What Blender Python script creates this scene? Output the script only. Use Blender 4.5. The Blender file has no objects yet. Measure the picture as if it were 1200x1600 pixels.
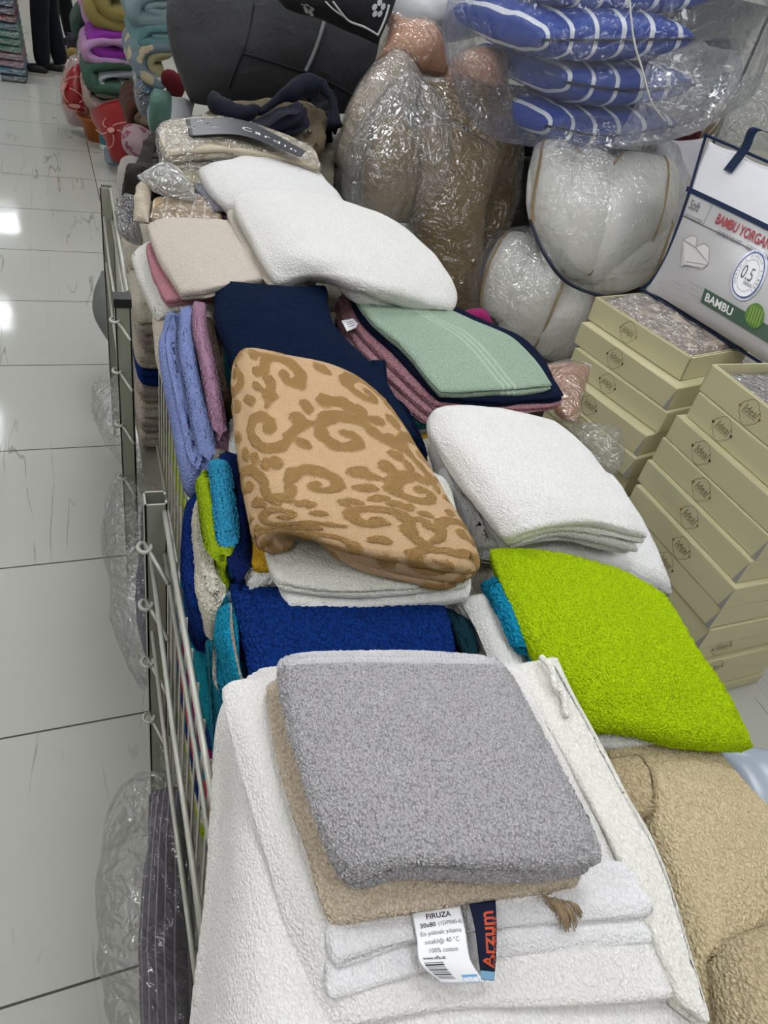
import bpy, math, random
import numpy as np
from mathutils import Vector, Matrix
random.seed(7); RNG = np.random.default_rng(7)
S = bpy.context.scene; COL = S.collection
PI = math.pi

# ---------------------------------------------------------------- camera
F = 1150.0; H = 1.65
def _n(v): v = np.array(v, float); return v/np.linalg.norm(v)
DN = _n([-340, 1400, F])
_x = -522.0; FW = np.array([_x, -943+.243*_x, F]); FW = _n(FW-FW.dot(DN)*DN)
RT = np.cross(DN, FW); RT = RT if RT[0] > 0 else -RT
cam_d = bpy.data.cameras.new('camera'); cam = bpy.data.objects.new('camera', cam_d); COL.objects.link(cam)
cam_d.sensor_fit = 'VERTICAL'; cam_d.sensor_height = 36; cam_d.lens = 36*F/1600; cam_d.clip_start = .02; cam_d.clip_end = 60
def _w(v): return Vector((v.dot(RT), v.dot(FW), -v.dot(DN)))
cx, cy, cz = _w(np.array([1., 0, 0])), _w(np.array([0, -1., 0])), _w(np.array([0, 0, -1.]))
M = Matrix((cx, cy, cz)).transposed().to_4x4(); M.translation = (0, 0, H)
cam.matrix_world = M; S.camera = cam

# ---------------------------------------------------------------- colour and world
S.view_settings.view_transform = 'Standard'; S.view_settings.look = 'None'
S.view_settings.gamma = 1; S.view_settings.use_curve_mapping = False
S.view_settings.exposure = 0.36
LIGHT = 9.0
S.cycles.use_denoising = True; S.cycles.transparent_max_bounces = 24; S.cycles.max_bounces = 8
S.cycles.diffuse_bounces = 4
wd = bpy.data.worlds.new('world'); S.world = wd; wd.use_nodes = True
wd.node_tree.nodes['Background'].inputs[0].default_value = (.9, .95, 1, 1)
wd.node_tree.nodes['Background'].inputs[1].default_value = .35

# ---------------------------------------------------------------- points
def ray(px, py):
    r = np.array([px-600, py-800, F]); return np.array([r.dot(RT), r.dot(FW), -r.dot(DN)])
def at(px, py, z):
    r = ray(px, py); t = (z-H)/r[2]; return np.array([r[0]*t, r[1]*t, z])
def aty(px, py, y):
    r = ray(px, py); t = y/r[1]; return np.array([r[0]*t, y, H+r[2]*t])
def A(*rows): return np.array([[at(*p) for p in r] for r in rows])     # height per point
def AY(*rows): return np.array([[aty(*p) for p in r] for r in rows])   # depth per point

# ---------------------------------------------------------------- noise
def _hash(i, j, k, s):
    h = (i*374761393 + j*668265263 + k*2147483647 + s*1274126177) & 0xffffffff
    h = ((h ^ (h >> 13))*1274126177) & 0xffffffff
    return ((h ^ (h >> 16)) & 0xffffff)/float(0xffffff)
def noise(p, s=0):
    p = np.asarray(p, float); b = np.floor(p).astype(np.int64); f = p-b; f = f*f*(3-2*f); r = 0
    for i in (0, 1):
        for j in (0, 1):
            for k in (0, 1):
                w = (f[..., 0] if i else 1-f[..., 0])*(f[..., 1] if j else 1-f[..., 1])*(f[..., 2] if k else 1-f[..., 2])
                r = r + w*_hash(b[..., 0]+i, b[..., 1]+j, b[..., 2]+k, s)
    return r*2-1
def fbm(p, s=0, o=3):
    r = 0; a = 1
    for q in range(o): r = r+a*noise(np.asarray(p)*2**q+q*17.3, s+q); a *= .5
    return r

# ---------------------------------------------------------------- materials
def hexc(h):
    h = h.lstrip('#'); c = [int(h[i:i+2], 16)/255 for i in (0, 2, 4)]
    return tuple(x/12.92 if x < .04045 else ((x+.055)/1.055)**2.4 for x in c)+(1,)
def newmat(name):
    m = bpy.data.materials.new(name); m.use_nodes = True; nt = m.node_tree; nt.nodes.clear()
    out = nt.nodes.new('ShaderNodeOutputMaterial')
    def N(t, **k):
        n = nt.nodes.new('ShaderNode'+t)
        for a, b in k.items():
            if hasattr(n, a) and not a[0].isupper(): setattr(n, a, b)
            else: n.inputs[a.replace('_', ' ')].default_value = b
        return n
    return m, nt, N, out, nt.links.new
_mc = {}
def noise_tex(N, L, vec, scale, detail=2, rough=.5, dist=0.0):
    n = N('TexNoise'); n.inputs['Scale'].default_value = scale; n.inputs['Detail'].default_value = detail
    n.inputs['Roughness'].default_value = rough; n.inputs['Distortion'].default_value = dist; L(vec, n.inputs['Vector']); return n.outputs['Fac']
def math_n(N, L, op, a, b=None, clamp=False):
    n = N('Math'); n.operation = op; n.use_clamp = clamp
    for i, v in enumerate((a, b)):
        if v is None: continue
        if isinstance(v, (int, float)): n.inputs[i].default_value = v
        else: L(v, n.inputs[i])
    return n.outputs[0]
def mixc(N, L, fac, a, b):
    n = N('Mix'); n.data_type = 'RGBA'
    if isinstance(fac, (int, float)): n.inputs[0].default_value = fac
    else: L(fac, n.inputs[0])
    for k, v in ((6, a), (7, b)):
        if isinstance(v, tuple): n.inputs[k].default_value = v
        else: L(v, n.inputs[k])
    return n.outputs[2]
def terry(color, size=.0022, depth=.0012, col2=None, var=.12, sheen=.25, real=False, amp2=None):
    """looped towelling; col2 is the colour where the woven-in 'mask' attribute is 1"""
    key = ('terry', color, size, depth, col2, var, real, amp2)
    if key in _mc: return _mc[key]
    m, nt, N, out, L = newmat('towelling_'+color.strip('#')); _mc[key] = m
    tc = N('TexCoord').outputs['Object']
    v = N('TexVoronoi'); v.inputs['Scale'].default_value = 1/size; v.feature = 'F1'
    wob = N('TexNoise'); wob.inputs['Scale'].default_value = .35/size; L(tc, wob.inputs['Vector'])
    add = N('VectorMath'); add.operation = 'MULTIPLY_ADD'; L(wob.outputs['Color'], add.inputs[0]); add.inputs[1].default_value = (size*1.5,)*3
    st = N('Mapping'); st.inputs['Scale'].default_value = (1, .72, 1); st.inputs['Rotation'].default_value = (0, 0, .5); L(tc, st.inputs[0]); L(st.outputs[0], add.inputs[2])
    L(add.outputs[0], v.inputs['Vector'])
    fine = noise_tex(N, L, add.outputs[0], .9/size, 3, .65)
    big = noise_tex(N, L, tc, 28, 3, .6)
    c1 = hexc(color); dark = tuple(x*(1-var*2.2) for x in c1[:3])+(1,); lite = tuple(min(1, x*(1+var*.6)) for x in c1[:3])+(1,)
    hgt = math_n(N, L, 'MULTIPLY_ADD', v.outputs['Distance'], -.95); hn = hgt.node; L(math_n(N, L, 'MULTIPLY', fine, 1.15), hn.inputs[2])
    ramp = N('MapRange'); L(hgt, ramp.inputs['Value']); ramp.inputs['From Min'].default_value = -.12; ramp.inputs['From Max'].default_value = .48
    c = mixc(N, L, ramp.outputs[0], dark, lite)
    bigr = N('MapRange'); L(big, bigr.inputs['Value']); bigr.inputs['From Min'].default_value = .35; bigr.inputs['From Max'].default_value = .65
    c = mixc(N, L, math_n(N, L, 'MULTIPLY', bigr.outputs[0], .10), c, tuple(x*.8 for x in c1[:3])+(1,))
    at_ = N('Attribute'); at_.attribute_name = 'mask'
    amp = depth
    if col2:
        c = mixc(N, L, at_.outputs['Fac'], c, hexc(col2))
    b = N('BsdfPrincipled'); L(c, b.inputs['Base Color']); b.inputs['Roughness'].default_value = .95
    b.inputs['Sheen Weight'].default_value = .06; b.inputs['Sheen Roughness'].default_value = .5; b.inputs['Sheen Tint'].default_value = hexc(color); b.inputs['Specular IOR Level'].default_value = .08
    L(b.outputs[0], out.inputs[0])
    mul = math_n(N, L, 'MULTIPLY', hgt, 1.0)
    if amp2 is not None:
        k = N('MapRange'); L(at_.outputs['Fac'], k.inputs['Value']); k.inputs['To Min'].default_value = 1; k.inputs['To Max'].default_value = amp2
        mul = math_n(N, L, 'MULTIPLY', hgt, k.outputs[0])
    if real:
        d = N('Displacement'); L(mul, d.inputs['Height']); d.inputs['Scale'].default_value = amp*1.6; d.inputs['Midlevel'].default_value = .2
        L(d.outputs[0], out.inputs['Displacement']); m.displacement_method = 'BOTH'
    else:
        bp = N('Bump'); L(mul, bp.inputs['Height']); bp.inputs['Distance'].default_value = amp*1.8; bp.inputs['Strength'].default_value = 1
        L(bp.outputs[0], b.inputs['Normal'])
    return m
def cloth(color, rough=.8, weave=.0012, wr=0.0, sheen=.1, color2=None, pat=None, spec=.2, pscale=1.0):
    """plain fabric; pat: None | 'stripe' | 'floral' | 'rib'; stripes follow the UVs (metres)"""
    key = ('cloth', color, rough, weave, wr, color2, pat, pscale, spec)
    if key in _mc: return _mc[key]
    m, nt, N, out, L = newmat('fabric_'+color.strip('#')); _mc[key] = m
    tc = N('TexCoord'); ob = tc.outputs['Object']; uv = tc.outputs['UV']
    c = hexc(color); g = noise_tex(N, L, ob, 14, 3)
    cc = mixc(N, L, math_n(N, L, 'MULTIPLY', g, .25), c, tuple(x*.75 for x in c[:3])+(1,))
    hb = noise_tex(N, L, ob, 1/weave, 1)
    if pat in ('stripe', 'rib'):
        sx = N('SeparateXYZ'); L(uv, sx.inputs[0])
        w = math_n(N, L, 'SINE', math_n(N, L, 'MULTIPLY', sx.outputs[0], 2*PI/pscale))
        if pat == 'stripe': w = math_n(N, L, 'GREATER_THAN', w, .86)
        else: w = math_n(N, L, 'MULTIPLY_ADD', w, .5); w.node.inputs[2].default_value = .5
        cc = mixc(N, L, w, cc, hexc(color2))
    if pat == 'floral':
        vo = N('TexVoronoi'); vo.inputs['Scale'].default_value = 9/pscale
        ad = N('VectorMath'); ad.operation = 'MULTIPLY_ADD'; nz = N('TexNoise'); nz.inputs['Scale'].default_value = 14/pscale; L(ob, nz.inputs['Vector'])
        L(nz.outputs['Color'], ad.inputs[0]); ad.inputs[1].default_value = (.08,)*3; L(ob, ad.inputs[2]); L(ad.outputs[0], vo.inputs['Vector'])
        w = math_n(N, L, 'LESS_THAN', vo.outputs['Distance'], .38)
        cc = mixc(N, L, w, cc, hexc(color2))
    b = N('BsdfPrincipled'); L(cc, b.inputs['Base Color']); b.inputs['Roughness'].default_value = rough
    b.inputs['Sheen Weight'].default_value = .04; b.inputs['Specular IOR Level'].default_value = spec
    h = math_n(N, L, 'MULTIPLY', hb, .0003)
    if wr:
        w2 = noise_tex(N, L, ob, 16, 4, .55, 1.2); h2 = math_n(N, L, 'MULTIPLY', w2, wr)
        h = math_n(N, L, 'ADD', h, h2)
    bp = N('Bump'); L(h, bp.inputs['Height']); bp.inputs['Distance'].default_value = 1; L(bp.outputs[0], b.inputs['Normal'])
    L(b.outputs[0], out.inputs[0]); return m
def film(name='clear_film', milk=.03, tint='#ffffff', gloss=.09, wr=.010, scale=13, rough=.08, milkc='#dfe4ea'):
    key = ('film', name)
    if key in _mc: return _mc[key]
    m, nt, N, out, L = newmat(name); _mc[key] = m
    ob = N('TexCoord').outputs['Object']
    def ridge(sc, dist, det):
        n = noise_tex(N, L, ob, sc, det, .55, dist); a = math_n(N, L, 'ABSOLUTE', math_n(N, L, 'SUBTRACT', n, .5)); return math_n(N, L, 'POWER', math_n(N, L, 'MULTIPLY', a, 2.0), .7)
    h = math_n(N, L, 'ADD', math_n(N, L, 'MULTIPLY', ridge(scale*.5, 1.0, 3), wr*2.0), math_n(N, L, 'MULTIPLY', ridge(scale*1.9, .6, 2), wr*.7))
    bp = N('Bump'); L(h, bp.inputs['Height']); bp.inputs['Distance'].default_value = 1.0
    tr = N('BsdfTransparent'); tr.inputs[0].default_value = hexc(tint)
    gl = N('BsdfGlossy'); gl.inputs['Roughness'].default_value = rough; L(bp.outputs[0], gl.inputs['Normal'])
    df = N('BsdfDiffuse'); df.inputs[0].default_value = hexc(milkc); L(bp.outputs[0], df.inputs['Normal'])
    tl = N('BsdfTranslucent'); tl.inputs[0].default_value = hexc(milkc)
    ms = N('MixShader'); ms.inputs[0].default_value = .4; L(df.outputs[0], ms.inputs[1]); L(tl.outputs[0], ms.inputs[2])
    lw = N('LayerWeight'); lw.inputs[0].default_value = .3; L(bp.outputs[0], lw.inputs['Normal'])
    fac = math_n(N, L, 'MULTIPLY_ADD', lw.outputs['Fresnel'], .30); fac.node.inputs[2].default_value = gloss
    m1 = N('MixShader'); mf = math_n(N, L, 'MULTIPLY_ADD', math_n(N, L, 'POWER', lw.outputs['Facing'], 2.0), milk*1.6); mf.node.inputs[2].default_value = milk; L(mf, m1.inputs[0]); L(tr.outputs[0], m1.inputs[1]); L(ms.outputs[0], m1.inputs[2])
    m2 = N('MixShader'); L(fac, m2.inputs[0]); L(m1.outputs[0], m2.inputs[1]); L(gl.outputs[0], m2.inputs[2])
    L(m2.outputs[0], out.inputs[0]); return m
def plain(name, color, rough=.5, metal=0, spec=.5, bump=0, bscale=60, emit=None):
    key = ('plain', name)
    if key in _mc: return _mc[key]
    m, nt, N, out, L = newmat(name); _mc[key] = m
    b = N('BsdfPrincipled'); ob = N('TexCoord').outputs['Object']; c = hexc(color)
    g = noise_tex(N, L, ob, 9, 3); cc = mixc(N, L, math_n(N, L, 'MULTIPLY', g, .12), c, tuple(x*.8 for x in c[:3])+(1,))
    L(cc, b.inputs['Base Color']); b.inputs['Roughness'].default_value = rough; b.inputs['Metallic'].default_value = metal
    b.inputs['Specular IOR Level'].default_value = spec
    if emit: b.inputs['Emission Color'].default_value = hexc(color); b.inputs['Emission Strength'].default_value = emit
    if bump:
        bp = N('Bump'); L(noise_tex(N, L, ob, bscale, 3), bp.inputs['Height']); bp.inputs['Distance'].default_value = bump; L(bp.outputs[0], b.inputs['Normal'])
    L(b.outputs[0], out.inputs[0]); return m

# ---------------------------------------------------------------- objects
def tag(o, label=None, cat=None, group=None, kind=None):
    if label: o['label'] = label
    if cat: o['category'] = cat
    if group: o['group'] = group
    if kind: o['kind'] = kind
    return o
def mobj(name, V, Fc, mat, parent=None, uv=None, attr=None, smooth=True, mats=None, midx=None):
    V = np.asarray(V, float)
    o_ = np.array([(V[:, 0].min()+V[:, 0].max())/2, (V[:, 1].min()+V[:, 1].max())/2, V[:, 2].min()])
    me = bpy.data.meshes.new(name); me.from_pydata((V-o_).tolist(), [], Fc if isinstance(Fc, list) else Fc.tolist())
    for mm in (mats or [mat]): me.materials.append(mm)
    if smooth: me.polygons.foreach_set('use_smooth', [True]*len(me.polygons))
    if midx is not None: me.polygons.foreach_set('material_index', midx)
    if uv is not None:
        ul = me.uv_layers.new(name='UVMap'); li = np.empty(len(me.loops), np.int32); me.loops.foreach_get('vertex_index', li)
        ul.data.foreach_set('uv', np.asarray(uv, np.float32)[li].ravel())
    if attr is not None:
        a = me.attributes.new('mask', 'FLOAT', 'POINT'); a.data.foreach_set('value', np.asarray(attr, np.float32))
    me.update(); o = bpy.data.objects.new(name, me); COL.objects.link(o); o.location = o_
    if parent is not None:
        o.parent = parent; o.location = Vector(o_)-parent.matrix_world.translation if parent.parent is None else Vector(o_)-wloc(parent)
    return o
def wloc(o):
    v = Vector(o.location); p = o.parent
    while p: v = v+p.location; p = p.parent
    return v
def thing(name, loc, label, cat, group=None):
    o = bpy.data.objects.new(name, None); COL.objects.link(o); o.location = loc; o.empty_display_size = .05
    tag(o, label, cat, group); o.matrix_world.translation = Vector(loc); return o
def fixparent(o, parent):
    w = wloc(o); o.parent = parent; o.location = w-wloc(parent)
def copy_tree(o, parent=None):
    c = o.copy(); COL.objects.link(c); c.parent = parent
    for ch in [x for x in bpy.data.objects if x.parent == o]: copy_tree(ch, c)
    return c

# ---------------------------------------------------------------- shape builders
def wts(t, n):
    """Catmull-Rom weights through n control values, straight on beyond 0..1"""
    t = np.asarray(t, float); c_ = np.clip(t, 0, 1); W = _wts(c_, n); ex = t-c_
    if np.any(ex):
        lo, hi = ex < 0, ex > 0; e = .01
        W[lo] += (ex[lo]/e)[:, None]*(_wts([e], n)-_wts([0.], n)); W[hi] += (ex[hi]/e)[:, None]*(_wts([1.], n)-_wts([1-e], n))
    return W
def _wts(t, n):
    t = np.clip(np.asarray(t, float), 0, 1)*(n-1); i = np.minimum(t.astype(int), n-2); f = t-i
    W = np.zeros((len(t), n)); r = np.arange(len(t))
    if n == 2:
        W[:, 0] = 1-t; W[:, 1] = t; return W
    c = [(-f+2*f**2-f**3)/2, (2-5*f**2+3*f**3)/2, (f+4*f**2-3*f**3)/2, (-f**2+f**3)/2]
    for k in range(4):
        j = i-1+k
        lo = j < 0; hi = j > n-1; ok = ~(lo | hi)
        np.add.at(W, (r[ok], j[ok]), c[k][ok])
        np.add.at(W, (r[lo], np.zeros(lo.sum(), int)), 2*c[k][lo]); np.add.at(W, (r[lo], np.ones(lo.sum(), int)), -c[k][lo])
        np.add.at(W, (r[hi], np.full(hi.sum(), n-1)), 2*c[k][hi]); np.add.at(W, (r[hi], np.full(hi.sum(), n-2)), -c[k][hi])
    return W
def patch(C, u, v):
    return np.einsum('pi,pj,ijk->pk', wts(v, C.shape[0]), wts(u, C.shape[1]), C)
def pnorm(C, u, v, e=.03):
    du = patch(C, u+e, v)-patch(C, u-e, v); dv = patch(C, u, v+e)-patch(C, u, v-e)
    n = np.cross(dv, du); n /= np.linalg.norm(n, axis=1)[:, None]+1e-9
    return n
def size(C):
    c = C; W = np.linalg.norm(np.diff(c, axis=1), axis=2).sum(1).mean(); L = np.linalg.norm(np.diff(c, axis=0), axis=2).sum(0).mean(); return W, L
def gridfaces(nu, nv, off=0, flip=False):
    i, j = np.meshgrid(np.arange(nu-1), np.arange(nv-1)); a = (j*nu+i).ravel()+off
    f = np.stack([a, a+1, a+nu+1, a+nu], 1); return f[:, ::-1] if flip else f
def slab(name, C, T, mat, parent=None, edges=('f', 'f', 'f', 'f'), res=.006, rough=.0015, rfreq=22, corner=.05, jit=.006,
         down=None, seed=1, pattern=None, pamp=0.0, fuzz=0.0, round_=1.0, wave=0.0, groove=1.0, sag=0.0, flare=(0, 0, 0, 0)):
    """folded cloth lying on a patch: rows of C far->near, columns left->right; edges: far, near, left, right ('f' fold or a layer count)"""
    C = np.asarray(C, float); W, L = size(C)
    nu = int(max(10, min(420, W/res))); nv = int(max(10, min(420, L/res)))
    rg = np.random.default_rng(seed)
    a, b = np.meshgrid(np.linspace(-1, 1, nu), np.linspace(-1, 1, nv)); a = a.ravel(); b = b.ravel()
    pu = a*(1-corner*np.abs(b)**7*np.abs(a)**3); pv = b*(1-corner*np.abs(a)**7*np.abs(b)**3)
    # boundary loop
    idx = np.arange(nu*nv).reshape(nv, nu)
    loop = np.concatenate([idx[0, :-1], idx[:-1, -1], idx[-1, ::-1][:-1], idx[::-1, 0][:-1]])
    nl = max([int(e) for e in edges if e != 'f']+[1]); K = max(9, nl*(9 if nl < 5 else 6)+1)
    jits = [rg.uniform(0, jit, 64)]*4
    hw, hl = W/2, L/2
    def inset(h, A_, B_, P0):
        w = [np.exp(14*(-B_-1)), np.exp(14*(B_-1)), np.exp(14*(-A_-1)), np.exp(14*(A_-1))]; tot = sum(w)+1e-9; r = 0
        for q, e in enumerate(edges):
            if e == 'f':
                big = min(T/2, .03)*(1-math.sqrt(max(0, 1-abs(2*h-1)**2.2)))*round_
                n2 = max(1, nl); f = (h*n2) % 1 if 0 < h < 1 else 0.5
                g = groove*min(.0035, T/n2*.22)*(abs(2*f-1)**5) if n2 > 1 else 0
                x = big+g+0*A_
            else:
                n = int(e)
                hh = np.clip(h*n+0*A_, 1e-4, n-1e-4); li = hh.astype(int); f = hh-li
                t = T/n; x = jits[q][li]*1.0+(t/2)*1.25*(1-np.sqrt(np.clip(1-np.abs(2*f-1)**2.4, 0, 1)))
                x = x+.0035*noise(np.stack([P0[:, 0]*11+li*7, P0[:, 1]*11, P0[:, 2]*0+seed], 1))*min(1, jit/.004)
            r = r+w[q]/tot*x
        return r
    def place(A_, B_, x, d):
        hf = (d/T if T else 0); S_ = lambda q: np.clip(q, 0, 1)**6
        u = A_*(1-x/hw)+hf*(flare[3]*S_(A_)-flare[2]*S_(-A_))/hw; v = B_*(1-x/hl)+hf*(flare[1]*S_(B_)-flare[0]*S_(-B_))/hl
        uu, vv = u*.5+.5, v*.5+.5
        P = patch(C, uu, vv); Nn = pnorm(C, uu, vv) if down is None else np.tile(-_n(down), (len(u), 1))
        if wave: P = P+Nn*(wave*noise(np.stack([uu*3+seed, vv*3, 0*uu], 1)))[:, None]
        return P-Nn*(d if np.isscalar(d) else d[:, None]), Nn, uu, vv
    V = []; UV = []; D = []
    Ab, Bb = pu[loop], pv[loop]; P0 = patch(C, Ab*.5+.5, Bb*.5+.5)
    xin = inset(0.0, Ab, Bb, P0)
    # top grid: spread the boundary inset inward
    m = np.maximum(np.abs(a), np.abs(b)); mm = np.maximum(m, .3)
    def xgrid(h): return inset(h, pu/mm, pv/mm, patch(C, np.clip(pu/mm*.5+.5, 0, 1), np.clip(pv/mm*.5+.5, 0, 1)))*m**3
    P, Nn, uu, vv = place(pu, pv, xgrid(0.0), 0.0)
    P[loop] = place(Ab, Bb, xin, 0.0)[0]
    if sag: P = P-Nn*(sag*(1-(1-np.clip(m, 0, 1)**4)))[:, None]
    V.append(P); UV.append(np.stack([uu*W, vv*L], 1)); Nout = [Nn]
    for k in range(1, K):
        h = k/K; x = inset(h, Ab, Bb, P0); lw_ = .32*T/nl*math.sin(PI*h)*noise(np.stack([P0[:, 0]*13, P0[:, 1]*13, 0*Ab+seed+round(h*nl)], 1)); P, Nn, uu, vv = place(Ab, Bb, x, T*h+lw_)
        if sag: P = P-Nn*(sag*(1-h))
        V.append(P); UV.append(np.stack([uu*W+(Ab > .98)*h*T-(Ab < -.98)*h*T, vv*L+(Bb > .98)*h*T-(Bb < -.98)*h*T], 1))
        o2 = P-P0; o2 = P-P0.mean(0); o2 = o2-Nn*(o2*Nn).sum(1)[:, None]; o2 /= np.linalg.norm(o2, axis=1)[:, None]+1e-9
        Nout.append(o2)
    x1 = inset(1.0, Ab, Bb, P0); P, Nn, uu, vv = place(pu, pv, xgrid(1.0), T); P[loop] = place(Ab, Bb, x1, T)[0]
    V.append(P); UV.append(np.stack([uu*W, vv*L], 1)); Nout.append(-Nn)
    V = np.concatenate(V); UV = np.concatenate(UV); Nout = np.concatenate(Nout)
    n0 = nu*nv; nb = len(loop); Fs = [gridfaces(nu, nv)]
    prev = loop
    for k in range(1, K+1):
        cur = n0+(k-1)*nb+np.arange(nb) if k < K else n0+(K-1)*nb+loop
        Fs.append(np.stack([prev, cur, np.roll(cur, -1), np.roll(prev, -1)], 1)); prev = cur
    Fs.append(gridfaces(nu, nv, n0+(K-1)*nb, True))
    Fs = np.concatenate(Fs)[:, ::-1]
    dsp = rough*fbm(V*rfreq, seed, 3)
    if fuzz: dsp = dsp+fuzz*RNG.uniform(-1, 1, len(V))
    mask = None
    if pattern is not None:
        mask = pattern(UV[:, 0], UV[:, 1], W, L); dsp = dsp+pamp*mask
    V = V+Nout*dsp[:, None]
    return mobj(name, V, Fs, mat, parent, uv=UV, attr=mask)
def cushion(name, C, T, mat, parent=None, res=.012, rough=.004, rfreq=9, pinch=.06, power=.5, seed=1, wr=0.0, wfreq=6, flat=0.0, ragged=0.0):
    """stuffed shape over a patch (pillows, filled bags)"""
    C = np.asarray(C, float); W, L = size(C); nu = int(max(12, min(260, W/res))); nv = int(max(12, min(260, L/res)))
    a, b = np.meshgrid(np.sin(np.linspace(-1, 1, nu)*PI/2), np.sin(np.linspace(-1, 1, nv)*PI/2)); a = a.ravel(); b = b.ravel()
    pu = a*(1-pinch*(1-b*b)) if pinch >= 0 else a*(1+pinch*b*b); pv = b*(1-pinch*(1-a*a)) if pinch >= 0 else b*(1+pinch*a*a)
    if pinch < 0:
        q = -pinch; pu = a*np.sqrt(1-q*b*b); pv = b*np.sqrt(1-q*a*a)
    if ragged:
        rr_ = np.maximum(np.abs(a), np.abs(b))**2; ang = np.arctan2(b, a); k = 1+ragged*rr_*fbm(np.stack([np.cos(ang)*4, np.sin(ang)*4, 0*a+seed*3.1], 1), seed, 4); pu = pu*k; pv = pv*k
    t = (np.clip(1-a*a, 0, 1)*np.clip(1-b*b, 0, 1))**power*T/2
    u, v = pu*.5+.5, pv*.5+.5; P = patch(C, u, v); Nn = pnorm(C, u, v)
    idx = np.arange(nu*nv).reshape(nv, nu)
    loopm = np.zeros(nu*nv, bool); loopm[idx[0]] = loopm[idx[-1]] = True; loopm[idx[:, 0]] = loopm[idx[:, -1]] = True
    top = P+Nn*t[:, None]; bot = P-Nn*(t*(1-flat))[:, None]
    # wrinkles fan along one direction
    def disp(X, s):
        d = rough*fbm(X*rfreq, seed+s, 3)
        if wr: d = d+wr*(1-np.abs(noise(np.stack([u*W*wfreq+.8*noise(X*4, seed), v*L*wfreq*.25, 0*u+seed+s], 1))))
        return d*np.clip(t/(T*.12+1e-9), 0, 1)**.5
    top = top+Nn*disp(top, 0)[:, None]; bot = bot-Nn*disp(bot, 5)[:, None]
    mp = np.arange(nu*nv); inner = ~loopm; nb = inner.sum(); mp = mp.copy(); mp[inner] = nu*nv+np.arange(nb)
    V = np.concatenate([top, bot[inner]]); UV = np.stack([u*W, v*L], 1); UV = np.concatenate([UV, UV[inner]])
    Fs = np.concatenate([gridfaces(nu, nv, 0, True), mp[gridfaces(nu, nv)]])
    return mobj(name, V, Fs, mat, parent, uv=UV)
def expand(C, k):
    c = C.reshape(-1, 3).mean(0); return c+(C-c)*k
def tube(name, pts, r, mat, parent=None, n=8, sm=True, steps=6, closed=False, uvs=False):
    P = np.array(pts, float)
    if sm and len(P) > 2:
        t = np.linspace(0, 1, (len(P)-1)*steps+1); P = wts(t, len(P))@P
    return mobj(name, *tubegeo(P, r, n), mat, parent)
def tubegeo(P, r, n=8):
    P = np.asarray(P, float); m = len(P); T_ = np.gradient(P, axis=0); T_ /= np.linalg.norm(T_, axis=1)[:, None]+1e-12
    up = np.array([0, 0, 1.]) if abs(T_[0, 2]) < .9 else np.array([1., 0, 0]); X = np.cross(T_[0], up); X /= np.linalg.norm(X)
    V = []; r = np.full(m, r) if np.isscalar(r) else np.asarray(r)
    for i in range(m):
        X = X-T_[i]*X.dot(T_[i]); X /= np.linalg.norm(X)+1e-12; Y = np.cross(T_[i], X)
        for k in range(n):
            a = 2*PI*k/n; V.append(P[i]+r[i]*(math.cos(a)*X+math.sin(a)*Y))
    Fs = []
    for i in range(m-1):
        for k in range(n):
            Fs.append((i*n+k, i*n+(k+1) % n, (i+1)*n+(k+1) % n, (i+1)*n+k))
    Fs.append(tuple(range(n))[::-1]); Fs.append(tuple((m-1)*n+k for k in range(n)))
    return np.array(V), Fs
class Geo:
    def __init__(s): s.V = []; s.F = []; s.n = 0
    def add(s, V, Fc):
        s.V.append(np.asarray(V, float)); s.F += [tuple(int(i)+s.n for i in f) for f in Fc]; s.n += len(V); return s
    def tube(s, pts, r, n=6): return s.add(*tubegeo(pts, r, n))
    def box(s, o, ex, ey, ez):
        o, ex, ey, ez = map(lambda q: np.array(q, float), (o, ex, ey, ez))
        V = [o, o+ex, o+ex+ey, o+ey]; V += [q+ez for q in V]
        return s.add(V, [(0, 3, 2, 1), (4, 5, 6, 7), (0, 1, 5, 4), (1, 2, 6, 5), (2, 3, 7, 6), (3, 0, 4, 7)])
    def aab(s, x0, x1, y0, y1, z0, z1): return s.box((x0, y0, z0), (x1-x0, 0, 0), (0, y1-y0, 0), (0, 0, z1-z0))
    def obj(s, name, mat, parent=None, bevel=0, smooth=False):
        o = mobj(name, np.concatenate(s.V), s.F, mat, parent, smooth=smooth)
        if bevel:
            b = o.modifiers.new('bevel', 'BEVEL'); b.width = bevel; b.segments = 2; b.limit_method = 'ANGLE'
        return o
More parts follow.
